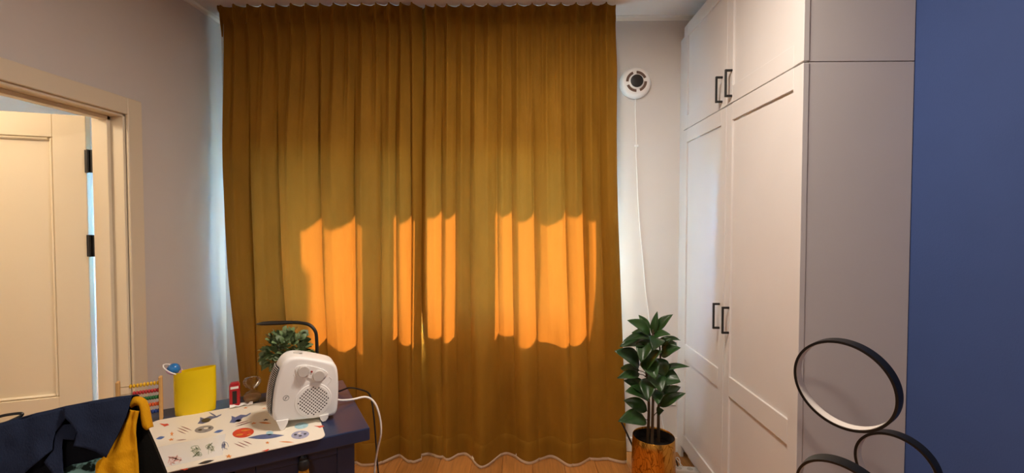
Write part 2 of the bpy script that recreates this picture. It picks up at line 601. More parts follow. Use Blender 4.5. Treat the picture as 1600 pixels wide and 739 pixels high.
PLEATS_L = [352, 372, 393, 417, 438, 461, 484, 506, 527, 549, 570, 592, 612, 630, 647]
PLEATS_R = [667, 682, 700, 722, 743, 763, 785, 808, 831, 853, 875, 898, 921, 944]
FOLDS_L = [(346, .0), (393, .030), (438, .034), (503, .045), (555, .040), (596, .030), (620, .020), (645, .022), (660, .0)]
FOLDS_R = [(652, .0), (690, .024), (712, .020), (735, .016), (776, .034), (799, .016), (833, .030), (881, .038), (908, .020), (935, .026), (960, .0)]
BOT_L = ([340, 365, 392, 430, 470, 510, 545, 568, 592, 620, 645, 662], [2.70, 2.72, 2.62, 2.74, 2.63, 2.74, 2.65, 2.63, 2.645, 2.735, 2.665, 2.66])
BOT_R = ([640, 653, 669, 690, 697, 720, 750, 784, 818, 851, 879, 915, 950, 985], [2.69, 2.68, 2.735, 2.70, 2.68, 2.75, 2.60, 2.75, 2.65, 2.735, 2.62, 2.70, 2.71, 2.71])


def curtain_y(px, z, folds, pleats, bot, seed):
    """depth of the cloth at measured column px and height z"""
    y = CY
    k = 1 - sstep(1.7, 2.63, z)               # folds open out below the heading
    b = 1 - sstep(0.0, 1.35, z)               # big hem waves
    fx = [f[0] for f in folds]
    for i in range(len(fx) - 1):
        if fx[i] <= px <= fx[i + 1]:
            s = (px - fx[i]) / (fx[i + 1] - fx[i])
            sk = s ** 0.8
            amp = folds[i + 1][1] if folds[i + 1][1] > 0 else 0.02
            y -= 2.2 * amp * (sin(pi * sk) ** 0.55) * (0.05 + 0.95 * k) * (1 - 0.75 * b)
            break
    for p in pleats:
        d = (px - p) / 3.6
        if abs(d) < 4:
            f = math.exp(-d * d)
            w = .016 * sstep(1.2, 2.60, z) + .004
            y -= w * f * (1 - b)
            y += .010 * math.exp(-((px - p - 11) / 5.0) ** 2) * sstep(1.6, 2.55, z)
    if seed < 5:
        y += .085 * (1 - sstep(346, 354, px))      # the outer edge returns towards the wall
        y += .026 * sstep(648, 660, px)
    else:
        y += .035 * (1 - sstep(655, 674, px))      # tucked behind the left panel
        y -= .050 * sstep(925, 960, px) * (1 - sstep(2.3, 2.64, z))
    y += b * (tri_interp(bot[0], bot[1], px) - CY)
    q = V((px * 0.021 + seed, z * 0.9, seed))
    y += .010 * noise.noise(q) * k
    y += .004 * noise.noise(V((px * .09 + seed, z * 1.6, 2.3))) * k
    return y


def curtain(name, label, p0, p1, folds, pleats, bot, xadj, seed, back, ztop=2.645, zbot=.024):
    t = thing(name, label, 'curtain', (cx((p0 + p1) / 2), CY, 0), 'velvet curtains across the window')
    n = int((p1 - p0) * 1.15)
    zs = [zbot + (ztop - zbot) * i / 84 for i in range(85)]
    def pt(px, z, off=0.0):
        y = curtain_y(px, z, folds, pleats, bot, seed) + back + off
        yy = y
        return V((cx(px, CY) + xadj(px, z) , yy, z))
    mb = MB()
    mb.grid([[pt(p0 + (p1 - p0) * i / n, z) for i in range(n + 1)] for z in zs])
    fab = mb.obj('fabric', M['velvet'], t, True, angle=180, keep=True)
    # stiffened heading band with gathered pleats
    hb = MB()
    nz = 8
    def hp(px, z):
        v = pt(px, z)
        ph = V((px * .16 + seed, z * 22, 1.0))
        v.y -= .004 + .011 * noise.noise(ph) * (1 - sstep(2.70, 2.727, z))
        return v
    hb.grid([[hp(p0 + (p1 - p0) * i / n, 2.628 + .099 * j / nz) for i in range(n + 1)] for j in range(nz + 1)])
    hb.obj('heading_band', M['heading_velvet'], t, True, angle=180, keep=True)
    for p in pleats:
        base = pt(p, 2.66)
        x, y = base.x, base.y
        loops = []
        for z, w, d in ((2.55, .002, .002), (2.60, .004, .008), (2.64, .005, .014), (2.70, .0055, .018), (2.722, .005, .017), (2.729, .004, .012)):
            yy = pt(p, min(z, 2.64)).y
            loops.append([V((x + w, yy + .004, z)), V((x + w * .8, yy - d, z)), V((x, yy - d - .003, z)), V((x - w * .8, yy - d, z)), V((x - w, yy + .004, z))])
        MB().rings(loops).obj('pleat', M['heading_velvet'], t, True, angle=60)
    # stitched hem and the pale lining edge that shows under it
    ln = MB()
    ln.grid([[pt(p0 + (p1 - p0) * i / n, z, .003) for i in range(n + 1)] for z in (.004, .034)])
    ln.obj('lining_edge', M['lining'], t, True, angle=180, keep=True, solid=.006)
    hm = MB()
    hm.grid([[pt(p0 + (p1 - p0) * i / n, z, -.0035 if z < .14 else -.0005) for i in range(n + 1)] for z in (.0235, .06, .10, .135, .141)])
    hm.obj('hem', M['velvet'], t, True, angle=180, keep=True)
    return t, pt


def adj_l(px, z):
    a = (660 - px) / 315.0
    side = .045 * sstep(2.62, 2.735, z) * -1 * math.exp(-((px - 346) / 14.0) ** 2)
    return side + a * (.035 * (1 - sstep(.3, 2.2, z))) - (1 - a) * .022 * (1 - sstep(0, 2.2, z))

def adj_r(px, z):
    a = (px - 656) / 304.0
    return a * .088 * (1 - sstep(-.3, 2.1, z)) ** 1.1 - (1 - a) * .022 * (1 - sstep(0, 2.2, z))

ct_l, pt_l = curtain('curtain', 'ochre velvet curtain panel on the left, its lower corner behind the blue desk', 346, 660, FOLDS_L, PLEATS_L, BOT_L, adj_l, 1.3, -.008)
ct_r, pt_r = curtain('curtain', 'ochre velvet curtain panel on the right, hanging beside the tall potted plant', 636, 960, FOLDS_R, PLEATS_R, BOT_R, adj_r, 7.7, .016)
# folded side hems: a second layer of cloth along the free edges
def side_hem(t, pt, pa, pb, off):
    MB().grid([[pt(pa + (pb - pa) * i / 6, z, off) for i in range(7)] for z in [.02 + 2.62 * k / 60 for k in range(61)]]).obj('side_hem', M['heading_velvet'], t, True, angle=180, keep=True)
side_hem(ct_r, pt_r, 636, 668, .010)
side_hem(ct_r, pt_r, 947, 960, .010)
side_hem(ct_l, pt_l, 346, 358, .010)

# ------------------------------------------------------------------ wardrobe: tall unit with two doors, top unit with two doors
WX, WY0, WYM, WY1 = .983, 1.612, 2.188, 2.765
T20 = .02
def shaker_door(parent, y0, y1, z0, z1, rails, hy, hz0, hz1, st=.058, label=None):
    """door leaf facing -X: frame proud of recessed panels, bow handle on posts"""
    g = .0015
    y0, y1, z0, z1 = y0 + g, y1 - g, z0 + g, z1 - g
    f = MB()
    x0, x1 = WX, WX + T20
    f.box((x0, y0, z0), (x1, y0 + st, z1), .0012)
    f.box((x0, y1 - st, z0), (x1, y1, z1), .0012)
    for a, b in rails:
        f.box((x0, y0 + st, a), (x1, y1 - st, b), .0012)
    d = f.obj('door', M['cabinet'], parent)
    rs = sorted(rails)
    for (a, b), (c, e) in zip(rs, rs[1:]):
        MB().box((x0 + .009, y0 + st - .002, b - .002), (x1 - .002, y1 - st + .002, c + .002)).obj('panel', M['cabinet'], d)
    h = MB()
    h.box((x0 - .034, hy - .005, hz0), (x0 - .025, hy + .005, hz1), .0015)
    for z in (hz0, hz1 - .010):
        h.box((x0 - .028, hy - .005, z), (x0 + .001, hy + .005, z + .010), .0015)
    h.obj('handle', M['black_metal'], d, label='black bow handle')
    return d

low = thing('wardrobe', 'tall light grey wardrobe with two panelled doors, behind the potted plant', 'wardrobe', (1.17, 2.19, 0))
b = MB()
b.box((WX + T20 + .002, WY0 - .009, .0), (XR - .002, WY0 + .009, 2.0105), .001)
b.obj('side_panel', M['cabinet'], low)
b = MB().box((WX + T20 + .004, WY0 + .010, .072), (XR - .004, WY1, 2.009))
b.obj('carcass', M['cabinet'], low)
MB().box((WX + T20 + .03, WY0 + .010, 0), (WX + T20 + .046, WY1, .071)).obj('plinth', M['cabinet'], low)
for y0, y1, hy in ((WY0 - .0125, WYM, 2.135), (WYM, WY1, 2.236)):
    shaker_door(low, y0, y1, .076, 2.010, ((.076, .165), (.628, .722), (1.932, 2.010)), hy, .925, 1.054)
up = thing('top_cabinet', 'light grey top cabinet with two panelled doors, standing on the wardrobe', 'cabinet', (1.17, 2.19, 2.012))
MB().box((WX + T20 + .002, WY0 - .009, 2.0135), (XR - .002, WY0 + .009, 2.634), .001).obj('side_panel', M['cabinet'], up)
MB().box((WX + T20 + .004, WY0 + .010, 2.0125), (XR - .004, WY1, 2.632)).obj('carcass', M['cabinet'], up)
for y0, y1, hy in ((WY0 - .0125, WYM, 2.135), (WYM, WY1, 2.236)):
    shaker_door(up, y0, y1, 2.014, 2.634, ((2.014, 2.092), (2.560, 2.634)), hy, 2.040, 2.168)
struct('trim_4', MB().box((WX + .004, WY1 + .001, 0), (WX + .022, YB, 2.58), .001), M['cabinet'])

# ------------------------------------------------------------------ round vent on the back wall with its cord
VX, VZ = .703, 2.319
vt = thing('wall_vent', 'round white wall vent with black centre and a thin hanging cord', 'vent', (VX, YB, VZ))
def yl(prof, c, n=40):
    return MB().lathe(prof, c, n, ax=(0, -1, 0))
yl([(.092, .0), (.096, .004), (.096, .020), (.090, .036), (.080, .046), (.074, .048)], (VX, YB, VZ)).obj('body', M['white_plastic'], vt, True, angle=50)
for q in range(4):
    a0 = radians(90 * q + 14 + 8)
    a1 = radians(90 * q + 90 - 8 + 8)
    pts = [V((VX + cos(a0 + (a1 - a0) * i / 10) * r, YB - .0485, VZ + sin(a0 + (a1 - a0) * i / 10) * r)) for r, rng in ((.064, range(11)), (.048, range(10, -1, -1))) for i in rng]
    mb = MB()
    mb.rings([pts, [p + V((0, -.0012, 0)) for p in pts]])
    mb.obj('slot', M['vent_slot'], vt)
yl([(.043, .046), (.043, .056), (.040, .059)], (VX, YB, VZ)).obj('collar', M['white_plastic'], vt, True, angle=50)
yl([(.0385, .055), (.0385, .062), (.034, .064), (.001, .064)], (VX, YB, VZ)).obj('centre_cap', M['black_plastic'], vt, True, angle=50)
cpts = spline([(.707, YB - .012, 2.235), (.709, YB - .006, 2.12), (.714, YB - .006, 2.02), (.716, YB - .006, 1.934), (.716, YB - .005, 1.86), (.728, YB - .005, 1.62), (.740, YB - .005, 1.44),
                (.762, YB - .005, 1.22), (.780, YB - .005, 1.03), (.805, YB - .005, .839), (.835, YB - .006, .55), (.87, YB - .012, .32), (.90, YB - .03, .12)], 6)
cord = MB().tube(cpts, .0026, 6).obj('cord', M['white_plastic'], vt, True)
MB().box((.706, YB - .014, 1.928), (.728, YB - .001, 1.942), .002).obj('cord_clip', M['white_plastic'], cord)

so = thing('wall_socket', 'white wall socket low on the wall behind the plant leaves', 'socket', (.942, YB, .335))
MB().box((.908, YB - .009, .30), (.976, YB, .372), .004, 2).obj('face_plate', M['white_plastic'], so)
MB().lathe([(.019, 0), (.019, .0005), (.001, .0005)], (.942, YB - .009, .336), 20, ax=(0, -1, 0)).obj('socket_well', M['grey_plastic'], so)


# ------------------------------------------------------------------ desk
E1 = V((cos(radians(31)), sin(radians(31)), 0))      # along the desk, to the right
E2 = V((-sin(radians(31)), cos(radians(31)), 0))     # towards its back edge
FR = V((-.514, 1.490, 0))                            # front right corner
ZD = .756
def dk(a, b, z):
    """desk coordinates: a leftwards from the right edge, b back from the front edge"""
    return FR - E1 * a + E2 * b + V((0, 0, z))
DL, DD = 1.08, .538
desk = thing('desk', 'dark blue desk with a drawer pedestal, in front of the curtain', 'desk', dk(.5, .27, 0))
MB().obox(dk(DL, 0, ZD - .044), E1 * DL, E2 * DD, (0, 0, .044), .004, 2).obj('desk_top', M['navy'], desk)
pa, pb = .046, .392
MB().obox(dk(pb, .045, .03), E1 * (pb - pa), E2 * .46, (0, 0, ZD - .044 - .03), .002).obj('pedestal', M['navy'], desk)
def shaker_front(z0, z1):
    f = MB()
    w = pb - pa
    for a0, a1, q0, q1 in ((pa, pa + .055, z0, z1), (pb - .055, pb, z0, z1), (pa + .055, pb - .055, z1 - .03, z1), (pa + .055, pb - .055, z0, z0 + .05)):
        f.obox(dk(a1, .027, q0), E1 * (a1 - a0), E2 * .018, (0, 0, q1 - q0), .0015)
    f.obox(dk(pb - .05, .037, z0 + .045), E1 * (w - .1), E2 * .008, (0, 0, z1 - z0 - .07))
    return f
d = shaker_front(.04, .7085).obj('door', M['navy'], desk)
ka = .205
MB().lathe([(.006, 0), (.006, .012), (.011, .018), (.011, .022), (.004, .026)], dk(ka, .027, .700), 14, ax=-E2).obj('knob', M['black_metal'], d, True)
tp = dk(ka, .027, .700) - E2 * .018
MB().lathe([(.004, -.001), (.014, -.006), (.018, -.016), (.017, -.030), (.015, -.034)], tp, 16).obj('tassel_cap', M['black_plastic'], d, True)
fr = MB()
for k in range(22):
    a = 2 * pi * k / 22
    u = V((cos(a), sin(a), 0))
    fr.tube([tp + u * .012 + V((0, 0, -.030)), tp + u * .016 + V((0, 0, -.065)), tp + u * .015 + V((0, 0, -.100))], .0022, 5)
fr.obj('tassel_fringe', M['brass'], d, True, label='gold fringe of the tassel')
for b in (.05, .45):
    MB().obox(dk(DL - .03, b, 0), E1 * .045, E2 * .045, (0, 0, ZD - .044), .002).obj('leg', M['navy'], desk)
MB().obox(dk(DL - .04, .10, .62), E1 * (DL - .45), E2 * .018, (0, 0, .092), .001).obj('apron', M['navy'], desk)

# ------------------------------------------------------------------ vinyl desk mat with printed space drawings
BR = V((-.630, 1.412, 0))
mw, mdp, rad = .51, .43, .026
def mt_(a, b, z=0):
    return BR - E1 * a + E2 * b + V((0, 0, z))
pol = []
for (ca, cb, s) in ((rad, rad, 0), (rad, mdp - rad, 1), (mw - rad, mdp - rad, 2), (mw - rad, rad, 3)):
    for k in range(7):
        an = [(-pi / 2, 0)][0][0] + (-pi / 2) * s + (-pi / 2) * k / 6
        # corners in order: front right, back right, back left, front left
        ang = (1.5 * pi - pi / 2 * s) - pi / 2 * k / 6
        pol.append((ca + rad * cos(ang), cb + rad * sin(ang)))
mat = thing('desk_mat', 'cream desk mat printed with planets and rockets, lying under the heater', 'desk mat', mt_(mw / 2, mdp / 2, ZD))
MB().prism([mt_(a, b, ZD + .0003) for a, b in pol], (0, 0, .0022)).obj('sheet', M['mat'], mat)
ZP = ZD + .0027
PRINT_N = 0
def print_shape(kind, c, ax, ay):
    """outline(s) of a drawing in the plane of the mat"""
    c, ax, ay = V((*c, ZP)), V((*ax, 0)), V((*ay, 0))
    P = lambda x, y: c + ax * x + ay * y
    if kind == 'disc':
        return [[P(cos(2 * pi * k / 24), sin(2 * pi * k / 24)) for k in range(24)]]
    if kind == 'lens':
        return [[P(-1 + k / 6, .9 * sin(pi * k / 12)) for k in range(12)] + [P(1 - k / 6, -.9 * sin(pi * k / 12)) for k in range(12)]]
    if kind == 'tri':
        return [[P(-1, .6), P(-.3, -.2), P(.1, -.9), P(1, -.2), P(.7, .5), P(.1, .3)]]
    if kind == 'star':
        return [[P((1 if k % 2 == 0 else .42) * cos(pi * k / 5 + .3), (1 if k % 2 == 0 else .42) * sin(pi * k / 5 + .3)) for k in range(10)]]
    if kind == 'ship':
        return [[P(-1, -.6), P(-.75, .1), P(-.7, .9), P(-.4, .3), P(.1, .55), P(.55, .1), P(1, .35), P(.95, .05), P(.6, -.25), P(.2, -.3), P(-.1, -.8), P(-.6, -.95)]]
    out = []
    rnd = random.Random(int(c.x * 1e4) + 7)
    for k in range(6):
        q = [V((rnd.uniform(-.9, .9), rnd.uniform(-.9, .9), 0)) for _ in range(4)]
        sp = spline(q, 5)
        L, R = [], []
        for i, s in enumerate(sp):
            t = (sp[min(i + 1, len(sp) - 1)] - sp[max(i - 1, 0)]).normalized()
            n = V((-t.y, t.x, 0)) * .05
            L.append(P(s.x + n.x, s.y + n.y))
            R.append(P(s.x - n.x, s.y - n.y))
        out.append(('strip', L, R))
    return out
PRINTS = [ ('planet','disc',(-0.9168,1.4382),(0.0288,0.0113),(-0.0230,0.0331),'red_print'),
('planet','disc',(-1.0636,1.4610),(0.0232,0.0128),(-0.0194,0.0242),'grey_print'),
('planet','disc',(-0.7219,1.4281),(0.0249,0.0093),(-0.0155,0.0274),'lilac_print'),
('planet','disc',(-0.7501,1.4928),(0.0198,0.0077),(-0.0127,0.0226),'sky_print'),
('saucer','lens',(-0.8264,1.4135),(0.0553,0.0101),(-0.0110,0.0180),'slate_print'),
('saucer_dome','disc',(-0.8284,1.4376),(0.0108,0.0020),(-0.0086,0.0143),'sky_print'),
('spaceship','ship',(-1.0016,1.5558),(0.0231,0.0269),(-0.0241,0.0316),'slate_print'),
('rover','ship',(-1.1037,1.5437),(0.0263,0.0259),(-0.0242,0.0295),'slate_print'),
('rover_wheel','disc',(-1.1048,1.5272),(0.0119,0.0070),(-0.0127,0.0160),'black_print'),
('shuttle','lens',(-0.9109,1.2559),(0.0159,0.0115),(-0.0069,0.0081),'black_print'),
('comet','tri',(-1.2249,1.4908),(0.0175,0.0004),(-0.0133,0.0164),'red_print'),
('comet','tri',(-0.6875,1.4887),(0.0170,0.0032),(-0.0057,0.0117),'red_print'),
('comet','tri',(-0.9464,1.2171),(0.0115,0.0028),(-0.0050,0.0060),'red_print'),
('comet','tri',(-0.7774,1.3253),(0.0077,0.0080),(-0.0056,0.0075),'red_print'),
('streak','lens',(-1.1608,1.3973),(0.0083,0.0077),(-0.0095,0.0101),'blue_print'),
('streak','lens',(-1.0042,1.4458),(0.0105,0.0091),(-0.0080,0.0099),'blue_print'),
('star','star',(-1.1454,1.4249),(0.0067,0.0001),(-0.0153,0.0192),'orange_print'),
('star','star',(-1.1173,1.3870),(0.0082,0.0033),(-0.0088,0.0101),'orange_print'),
('star','star',(-0.8660,1.2890),(0.0110,0.0002),(-0.0081,0.0123),'orange_print'),
('star','star',(-0.7988,1.3734),(0.0079,0.0002),(-0.0057,0.0100),'orange_print'),
('star','star',(-0.9240,1.5084),(0.0100,0.0041),(-0.0061,0.0092),'orange_print'),
('streak','lens',(-0.8875,1.5120),(0.0248,-0.0031),(-0.0041,0.0074),'orange_print'),
('streak','lens',(-0.7416,1.3793),(0.0259,-0.0021),(-0.0021,0.0042),'orange_print'),
('star','star',(-1.0318,1.6354),(0.0081,0.0037),(-0.0059,0.0086),'orange_print'),
('star','star',(-0.9597,1.6326),(0.0101,0.0021),(-0.0039,0.0065),'orange_print'),
('streak','lens',(-1.1294,1.4535),(0.0336,-0.0170),(-0.0018,0.0032),'maroon_print'),
('streak','lens',(-1.1286,1.4658),(0.0339,-0.0173),(-0.0019,0.0033),'maroon_print'),
('streak','lens',(-1.1236,1.4380),(0.0272,-0.0137),(-0.0016,0.0027),'maroon_print'),
('streak','lens',(-1.0830,1.3854),(0.0143,0.0041),(-0.0022,0.0027),'maroon_print'),
('streak','lens',(-0.8748,1.3535),(0.0284,-0.0148),(-0.0012,0.0028),'maroon_print'),
('streak','lens',(-0.8693,1.3627),(0.0286,-0.0150),(-0.0012,0.0028),'maroon_print'),
('streak','lens',(-0.8623,1.3729),(0.0235,-0.0124),(-0.0012,0.0029),'maroon_print'),
('streak','lens',(-0.9681,1.5131),(0.0144,0.0160),(-0.0027,0.0036),'maroon_print'),
('streak','lens',(-0.9519,1.5041),(0.0157,0.0171),(-0.0027,0.0035),'maroon_print'),
('streak','lens',(-0.9615,1.4928),(0.0107,0.0117),(-0.0023,0.0030),'maroon_print'),
('star','star',(-0.8977,1.5355),(0.0112,0.0028),(-0.0059,0.0095),'black_print'),
('scribble','scribble',(-1.0112,1.2669),(0.0180,0.0085),(-0.0262,0.0296),'pink_print'),
('scribble','scribble',(-0.9851,1.3158),(0.0124,0.0078),(-0.0300,0.0353),'green_print'),
('scribble','scribble',(-0.9541,1.3347),(0.0069,0.0103),(-0.0279,0.0312),'green_print'),
('scribble','scribble',(-0.9173,1.3466),(0.0063,0.0091),(-0.0273,0.0318),'slate_print'),
('streak','lens',(-1.1116,1.5735),(0.0322,-0.0219),(-0.0027,0.0061),'slate_print'),
('streak','lens',(-0.9895,1.5268),(0.0093,0.0052),(-0.0081,0.0112),'black_print'),
('spot','disc',(-0.9196,1.4239),(0.0095,0.0037),(-0.0046,0.0065),'orange_print'),
('spot','disc',(-0.9195,1.4554),(0.0129,0.0051),(-0.0041,0.0060),'orange_print'),
('spot','disc',(-0.8883,1.4245),(0.0064,0.0025),(-0.0033,0.0049),'orange_print'),
('crater','disc',(-1.0733,1.4547),(0.0053,0.0022),(-0.0047,0.0060),'black_print'),
('crater','disc',(-1.0619,1.4672),(0.0063,0.0026),(-0.0047,0.0061),'white_print'),
('crater','disc',(-1.0517,1.4701),(0.0041,0.0017),(-0.0034,0.0043),'black_print'),
('crater','disc',(-0.7376,1.4278),(0.0046,0.0017),(-0.0033,0.0057),'black_print'),
('crater','disc',(-0.7178,1.4199),(0.0049,0.0018),(-0.0028,0.0049),'black_print'),
('crater','disc',(-0.7091,1.4342),(0.0043,0.0016),(-0.0027,0.0049),'black_print'),
('crater','disc',(-0.7289,1.4380),(0.0050,0.0019),(-0.0024,0.0041),'white_print')]
for name, kind, c, ax, ay, col in PRINTS:
    lift = .00025 if name in ('spot', 'crater', 'rover_wheel') else 0.0
    mb = MB()
    for sh in print_shape(kind, c, ax, ay):
        if sh[0] == 'strip':
            mb.grid([[p + V((0, 0, lift)) for p in sh[1]], [p + V((0, 0, lift)) for p in sh[2]]])
        else:
            vs = [mb.bm.verts.new(p + V((0, 0, lift))) for p in sh]
            mb.bm.faces.new(vs)
            bmesh.ops.triangulate(mb.bm, faces=mb.bm.faces)
    mb.obj('print_' + name, M[col], mat)
tp = pmat('tracing_film', '#e9e5de', 0.25)
MB().obox(mt_(.512, .035, ZD + .00252), E1 * .23, E2 * .155, (0, 0, .00012)).obj('clear_pocket', tp, mat)

# ------------------------------------------------------------------ fan heater
HO = V((-.804, 1.463, ZD + .0028))
HU = V((cos(radians(32)), sin(radians(32)), 0))
HB = V((-sin(radians(32)), cos(radians(32)), 0))
def hp_(u, z, d=0.0):
    """heater coordinates: across the front, up, and back from the front face"""
    return HO + HU * u + V((0, 0, z)) + HB * d
ht = thing('fan_heater', 'white fan heater with two dials and a round front grille, standing on the desk mat', 'heater', HO + HU * .08 + HB * .06)
OUT = [(-.020, .034), (-.025, .060), (-.022, .110), (-.014, .160), (-.002, .200), (.008, .222), (.024, .235), (.046, .2375), (.075, .232), (.12, .217), (.158, .202), (.172, .192), (.181, .168),
       (.184, .12), (.182, .06), (.178, .026), (.168, .012), (.14, .0105), (.09, .015), (.03, .022), (-.006, .026)]
oc = spline([(u, 0, z) for u, z in OUT + OUT[:1]], 3)[:-1]
cu, cz = .08, .12
def hloop(s, d, su=0.0):
    r = []
    for p in oc:
        u, z = cu + (p.x - cu) * s, cz + (p.z - cz) * s
        if p.x < cu:
            u -= su * (1 - ((z - .10) / .16) ** 2) if abs(z - .10) < .16 else 0
        r.append(hp_(u, z, d))
    return r
body = MB().rings([hloop(.90, -.003), hloop(.955, -.0015), hloop(.985, .003), hloop(1.0, .012), hloop(1.0, .030, .004), hloop(1.0, .055, .012), hloop(1.0, .080, .012), hloop(.985, .100, .004), hloop(.94, .110), hloop(.85, .114)])
body = body.obj('body', M['white_plastic'], ht, True, angle=60)
# air intake on the left flank: dark recess with thin slats
def flank(z, d, out=0.0):
    pts = [(q.z, q.x) for q in oc if q.x < .03 and q.z > .03]
    pts.sort()
    for (z0, u0), (z1, u1) in zip(pts, pts[1:]):
        if z0 <= z <= z1:
            u = u0 + (u1 - u0) * (z - z0) / max(1e-6, z1 - z0)
            break
    else:
        u = pts[-1][1]
    bul = .012 * min(1, d / .05) * (1 - ((z - .10) / .16) ** 2) if abs(z - .10) < .16 else 0
    return hp_(u - bul - out, z, d)
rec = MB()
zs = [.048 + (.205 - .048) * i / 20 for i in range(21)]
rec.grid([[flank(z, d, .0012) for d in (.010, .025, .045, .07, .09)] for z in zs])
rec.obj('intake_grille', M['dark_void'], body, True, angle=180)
for i in range(27):
    z = .052 + .149 * i / 26
    sl = MB()
    sl.tube([flank(z, d, .0028) for d in (.009, .03, .05, .07, .091)], .0008, 4)
    sl.obj('slat', M['white_plastic'] if i % 1 == 0 else None, body)
# round perforated outlet with an embossed surround
GU, GZ, GR = .1, .079, .050
def fdisc(mb, u, z, r, d0, d1, n=40, r2=None):
    c = hp_(u, z, d0)
    r2 = r if r2 is None else r2
    return mb.rings([[c + HU * cos(2 * pi * k / n) * r + V((0, 0, sin(2 * pi * k / n) * r)) for k in range(n)],
                     [c + HB * (d1 - d0) + HU * cos(2 * pi * k / n) * r2 + V((0, 0, sin(2 * pi * k / n) * r2)) for k in range(n)]])
sur = MB()
fdisc(sur, GU, GZ, .061, -.0015, -.0055, r2=.057)
sur.obj('grille_surround', M['white_plastic'], body, True)
gr = MB()
fdisc(gr, GU, GZ, .053, -.0050, -.0068, r2=.051)
gr.obj('front_grille', M['white_plastic'], body, True)
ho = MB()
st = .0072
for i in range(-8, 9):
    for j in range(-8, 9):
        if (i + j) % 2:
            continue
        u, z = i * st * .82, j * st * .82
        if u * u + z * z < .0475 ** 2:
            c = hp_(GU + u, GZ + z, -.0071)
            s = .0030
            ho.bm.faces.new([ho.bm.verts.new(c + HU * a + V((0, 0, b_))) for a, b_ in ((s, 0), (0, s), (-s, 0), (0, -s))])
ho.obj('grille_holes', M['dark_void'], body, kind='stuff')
# control hood with two dials and pilot lamp, two ribs running to the grille
pan = [(.044, .199), (.052, .207), (.075, .207), (.105, .196), (.135, .180), (.148, .166), (.142, .156), (.128, .148), (.105, .149), (.085, .160), (.062, .168), (.048, .178)]
pc = spline([(u, 0, z) for u, z in pan + pan[:1]], 4)[:-1]
pu, pz = .096, .180
MB().rings([[hp_(p.x, p.z, -.0015) for p in pc], [hp_(pu + (p.x - pu) * .97, pz + (p.z - pz) * .95, -.006) for p in pc]]).obj('control_panel', M['white_plastic'], body, True)
for u, z in ((.070, .187), (.117, .164)):
    kb = MB()
    fdisc(kb, u, z, .0200, -.0055, -.010, 28, .0190)
    fdisc(kb, u, z, .0185, -.010, -.017, 28, .0172)
    k = kb.obj('dial', M['grey_plastic'], body, True)
    MB().obox(hp_(u - .0015, z + .003, -.0178), HU * .003, (0, 0, .012), HB * .001).obj('pointer', M['white_plastic'], k) if False else None
fdisc(MB(), .0955, .181, .0032, -.0055, -.0085, 12).obj('pilot_light', M['red_led'], body)
for pts in (((.040, .180), (.050, .158), (.062, .140), (.060, .125)), ((.152, .152), (.160, .142), (.150, .128), (.146, .118))):
    MB().tube(spline([hp_(u, z, -.0012) for u, z in pts], 5), .0028, 6).obj('rib', M['white_plastic'], body, True)
MB().obox(hp_(.045, .2365, .045), HU * .03, HB * .02, (0, 0, .003), .001).obj('top_slot', M['grey_plastic'], body)
# small round mark with a slash
lg = MB()
lg.tube([hp_(.016 + .0085 * cos(2 * pi * k / 20), .104 + .0085 * sin(2 * pi * k / 20), -.0022) for k in range(20)], .0011, 5, wrap=True)
lg.tube([hp_(.012, .099, -.0024), hp_(.020, .109, -.0024)], .0011, 5)
lg.tube([hp_(.0125, .1035, -.0024), hp_(.0165, .1085, -.0024)], .0009, 5)
lg.obj('round_mark', M['black_plastic'], body)
for pts in (((-.014, .034), (.022, .032), (.020, .022), (.010, .003), (.004, .0), (-.003, .002), (-.008, .018)), ((.118, .022), (.148, .022), (.146, .010), (.138, .001), (.128, .0), (.122, .008))):
    MB().prism([hp_(u, z, -.008) for u, z in pts], HB * .10).obj('foot', M['white_plastic'], ht)
hc = spline([hp_(.17, .04, .112), (-.690, 1.668, .778), (-.655, 1.700, .768), (-.610, 1.725, .768), (-.578, 1.730, .745), (-.560, 1.735, .69), (-.556, 1.74, .62), (-.575, 1.75, .54), (-.590, 1.76, .44), (-.592, 1.78, .25), (-.60, 1.85, .02), (-.60, 2.05, .006)], 8)
MB().tube(hc, .0038, 8).obj('power_cord', M['white_plastic'], ht, True, label='white power cord')

# ------------------------------------------------------------------ small things on the desk
bn = thing('pen_bin', 'bright yellow flat oval bin at the back of the desk', 'bin', (-1.197, 1.603, ZD))
bw, bh = .064, .158
def lens(c, a, b, n=12):
    return [V(c) + E1 * (a * cos(pi * k / n)) - E2 * (b * sin(pi * k / n)) for k in range(n + 1)] + [V(c) + E1 * (-a * cos(pi * k / n)) + E2 * (b * sin(pi * k / n)) for k in range(1, n)]
bc = V((-1.197, 1.603, ZD + .0005))
b_ = MB()
lo_ = [lens(bc, bw * .96, .030), lens(bc + V((0, 0, .05)), bw, .030), lens(bc + V((0, 0, bh)), bw * 1.0, .022)]
top = [p + V((0, 0, .004 * ((p - bc).dot(E1) / bw))) for p in lo_[2]]
inn = [bc + V((0, 0, p.z - bc.z)) + (V((p.x, p.y, 0)) - V((bc.x, bc.y, 0))) * .95 for p in top]
inb = lens(bc + V((0, 0, .006)), bw * .9, .026)
b_.rings([lo_[0], lo_[1], top, inn, inb])
b_.obj('shell', M['yellow_plastic'], bn, True, angle=50)

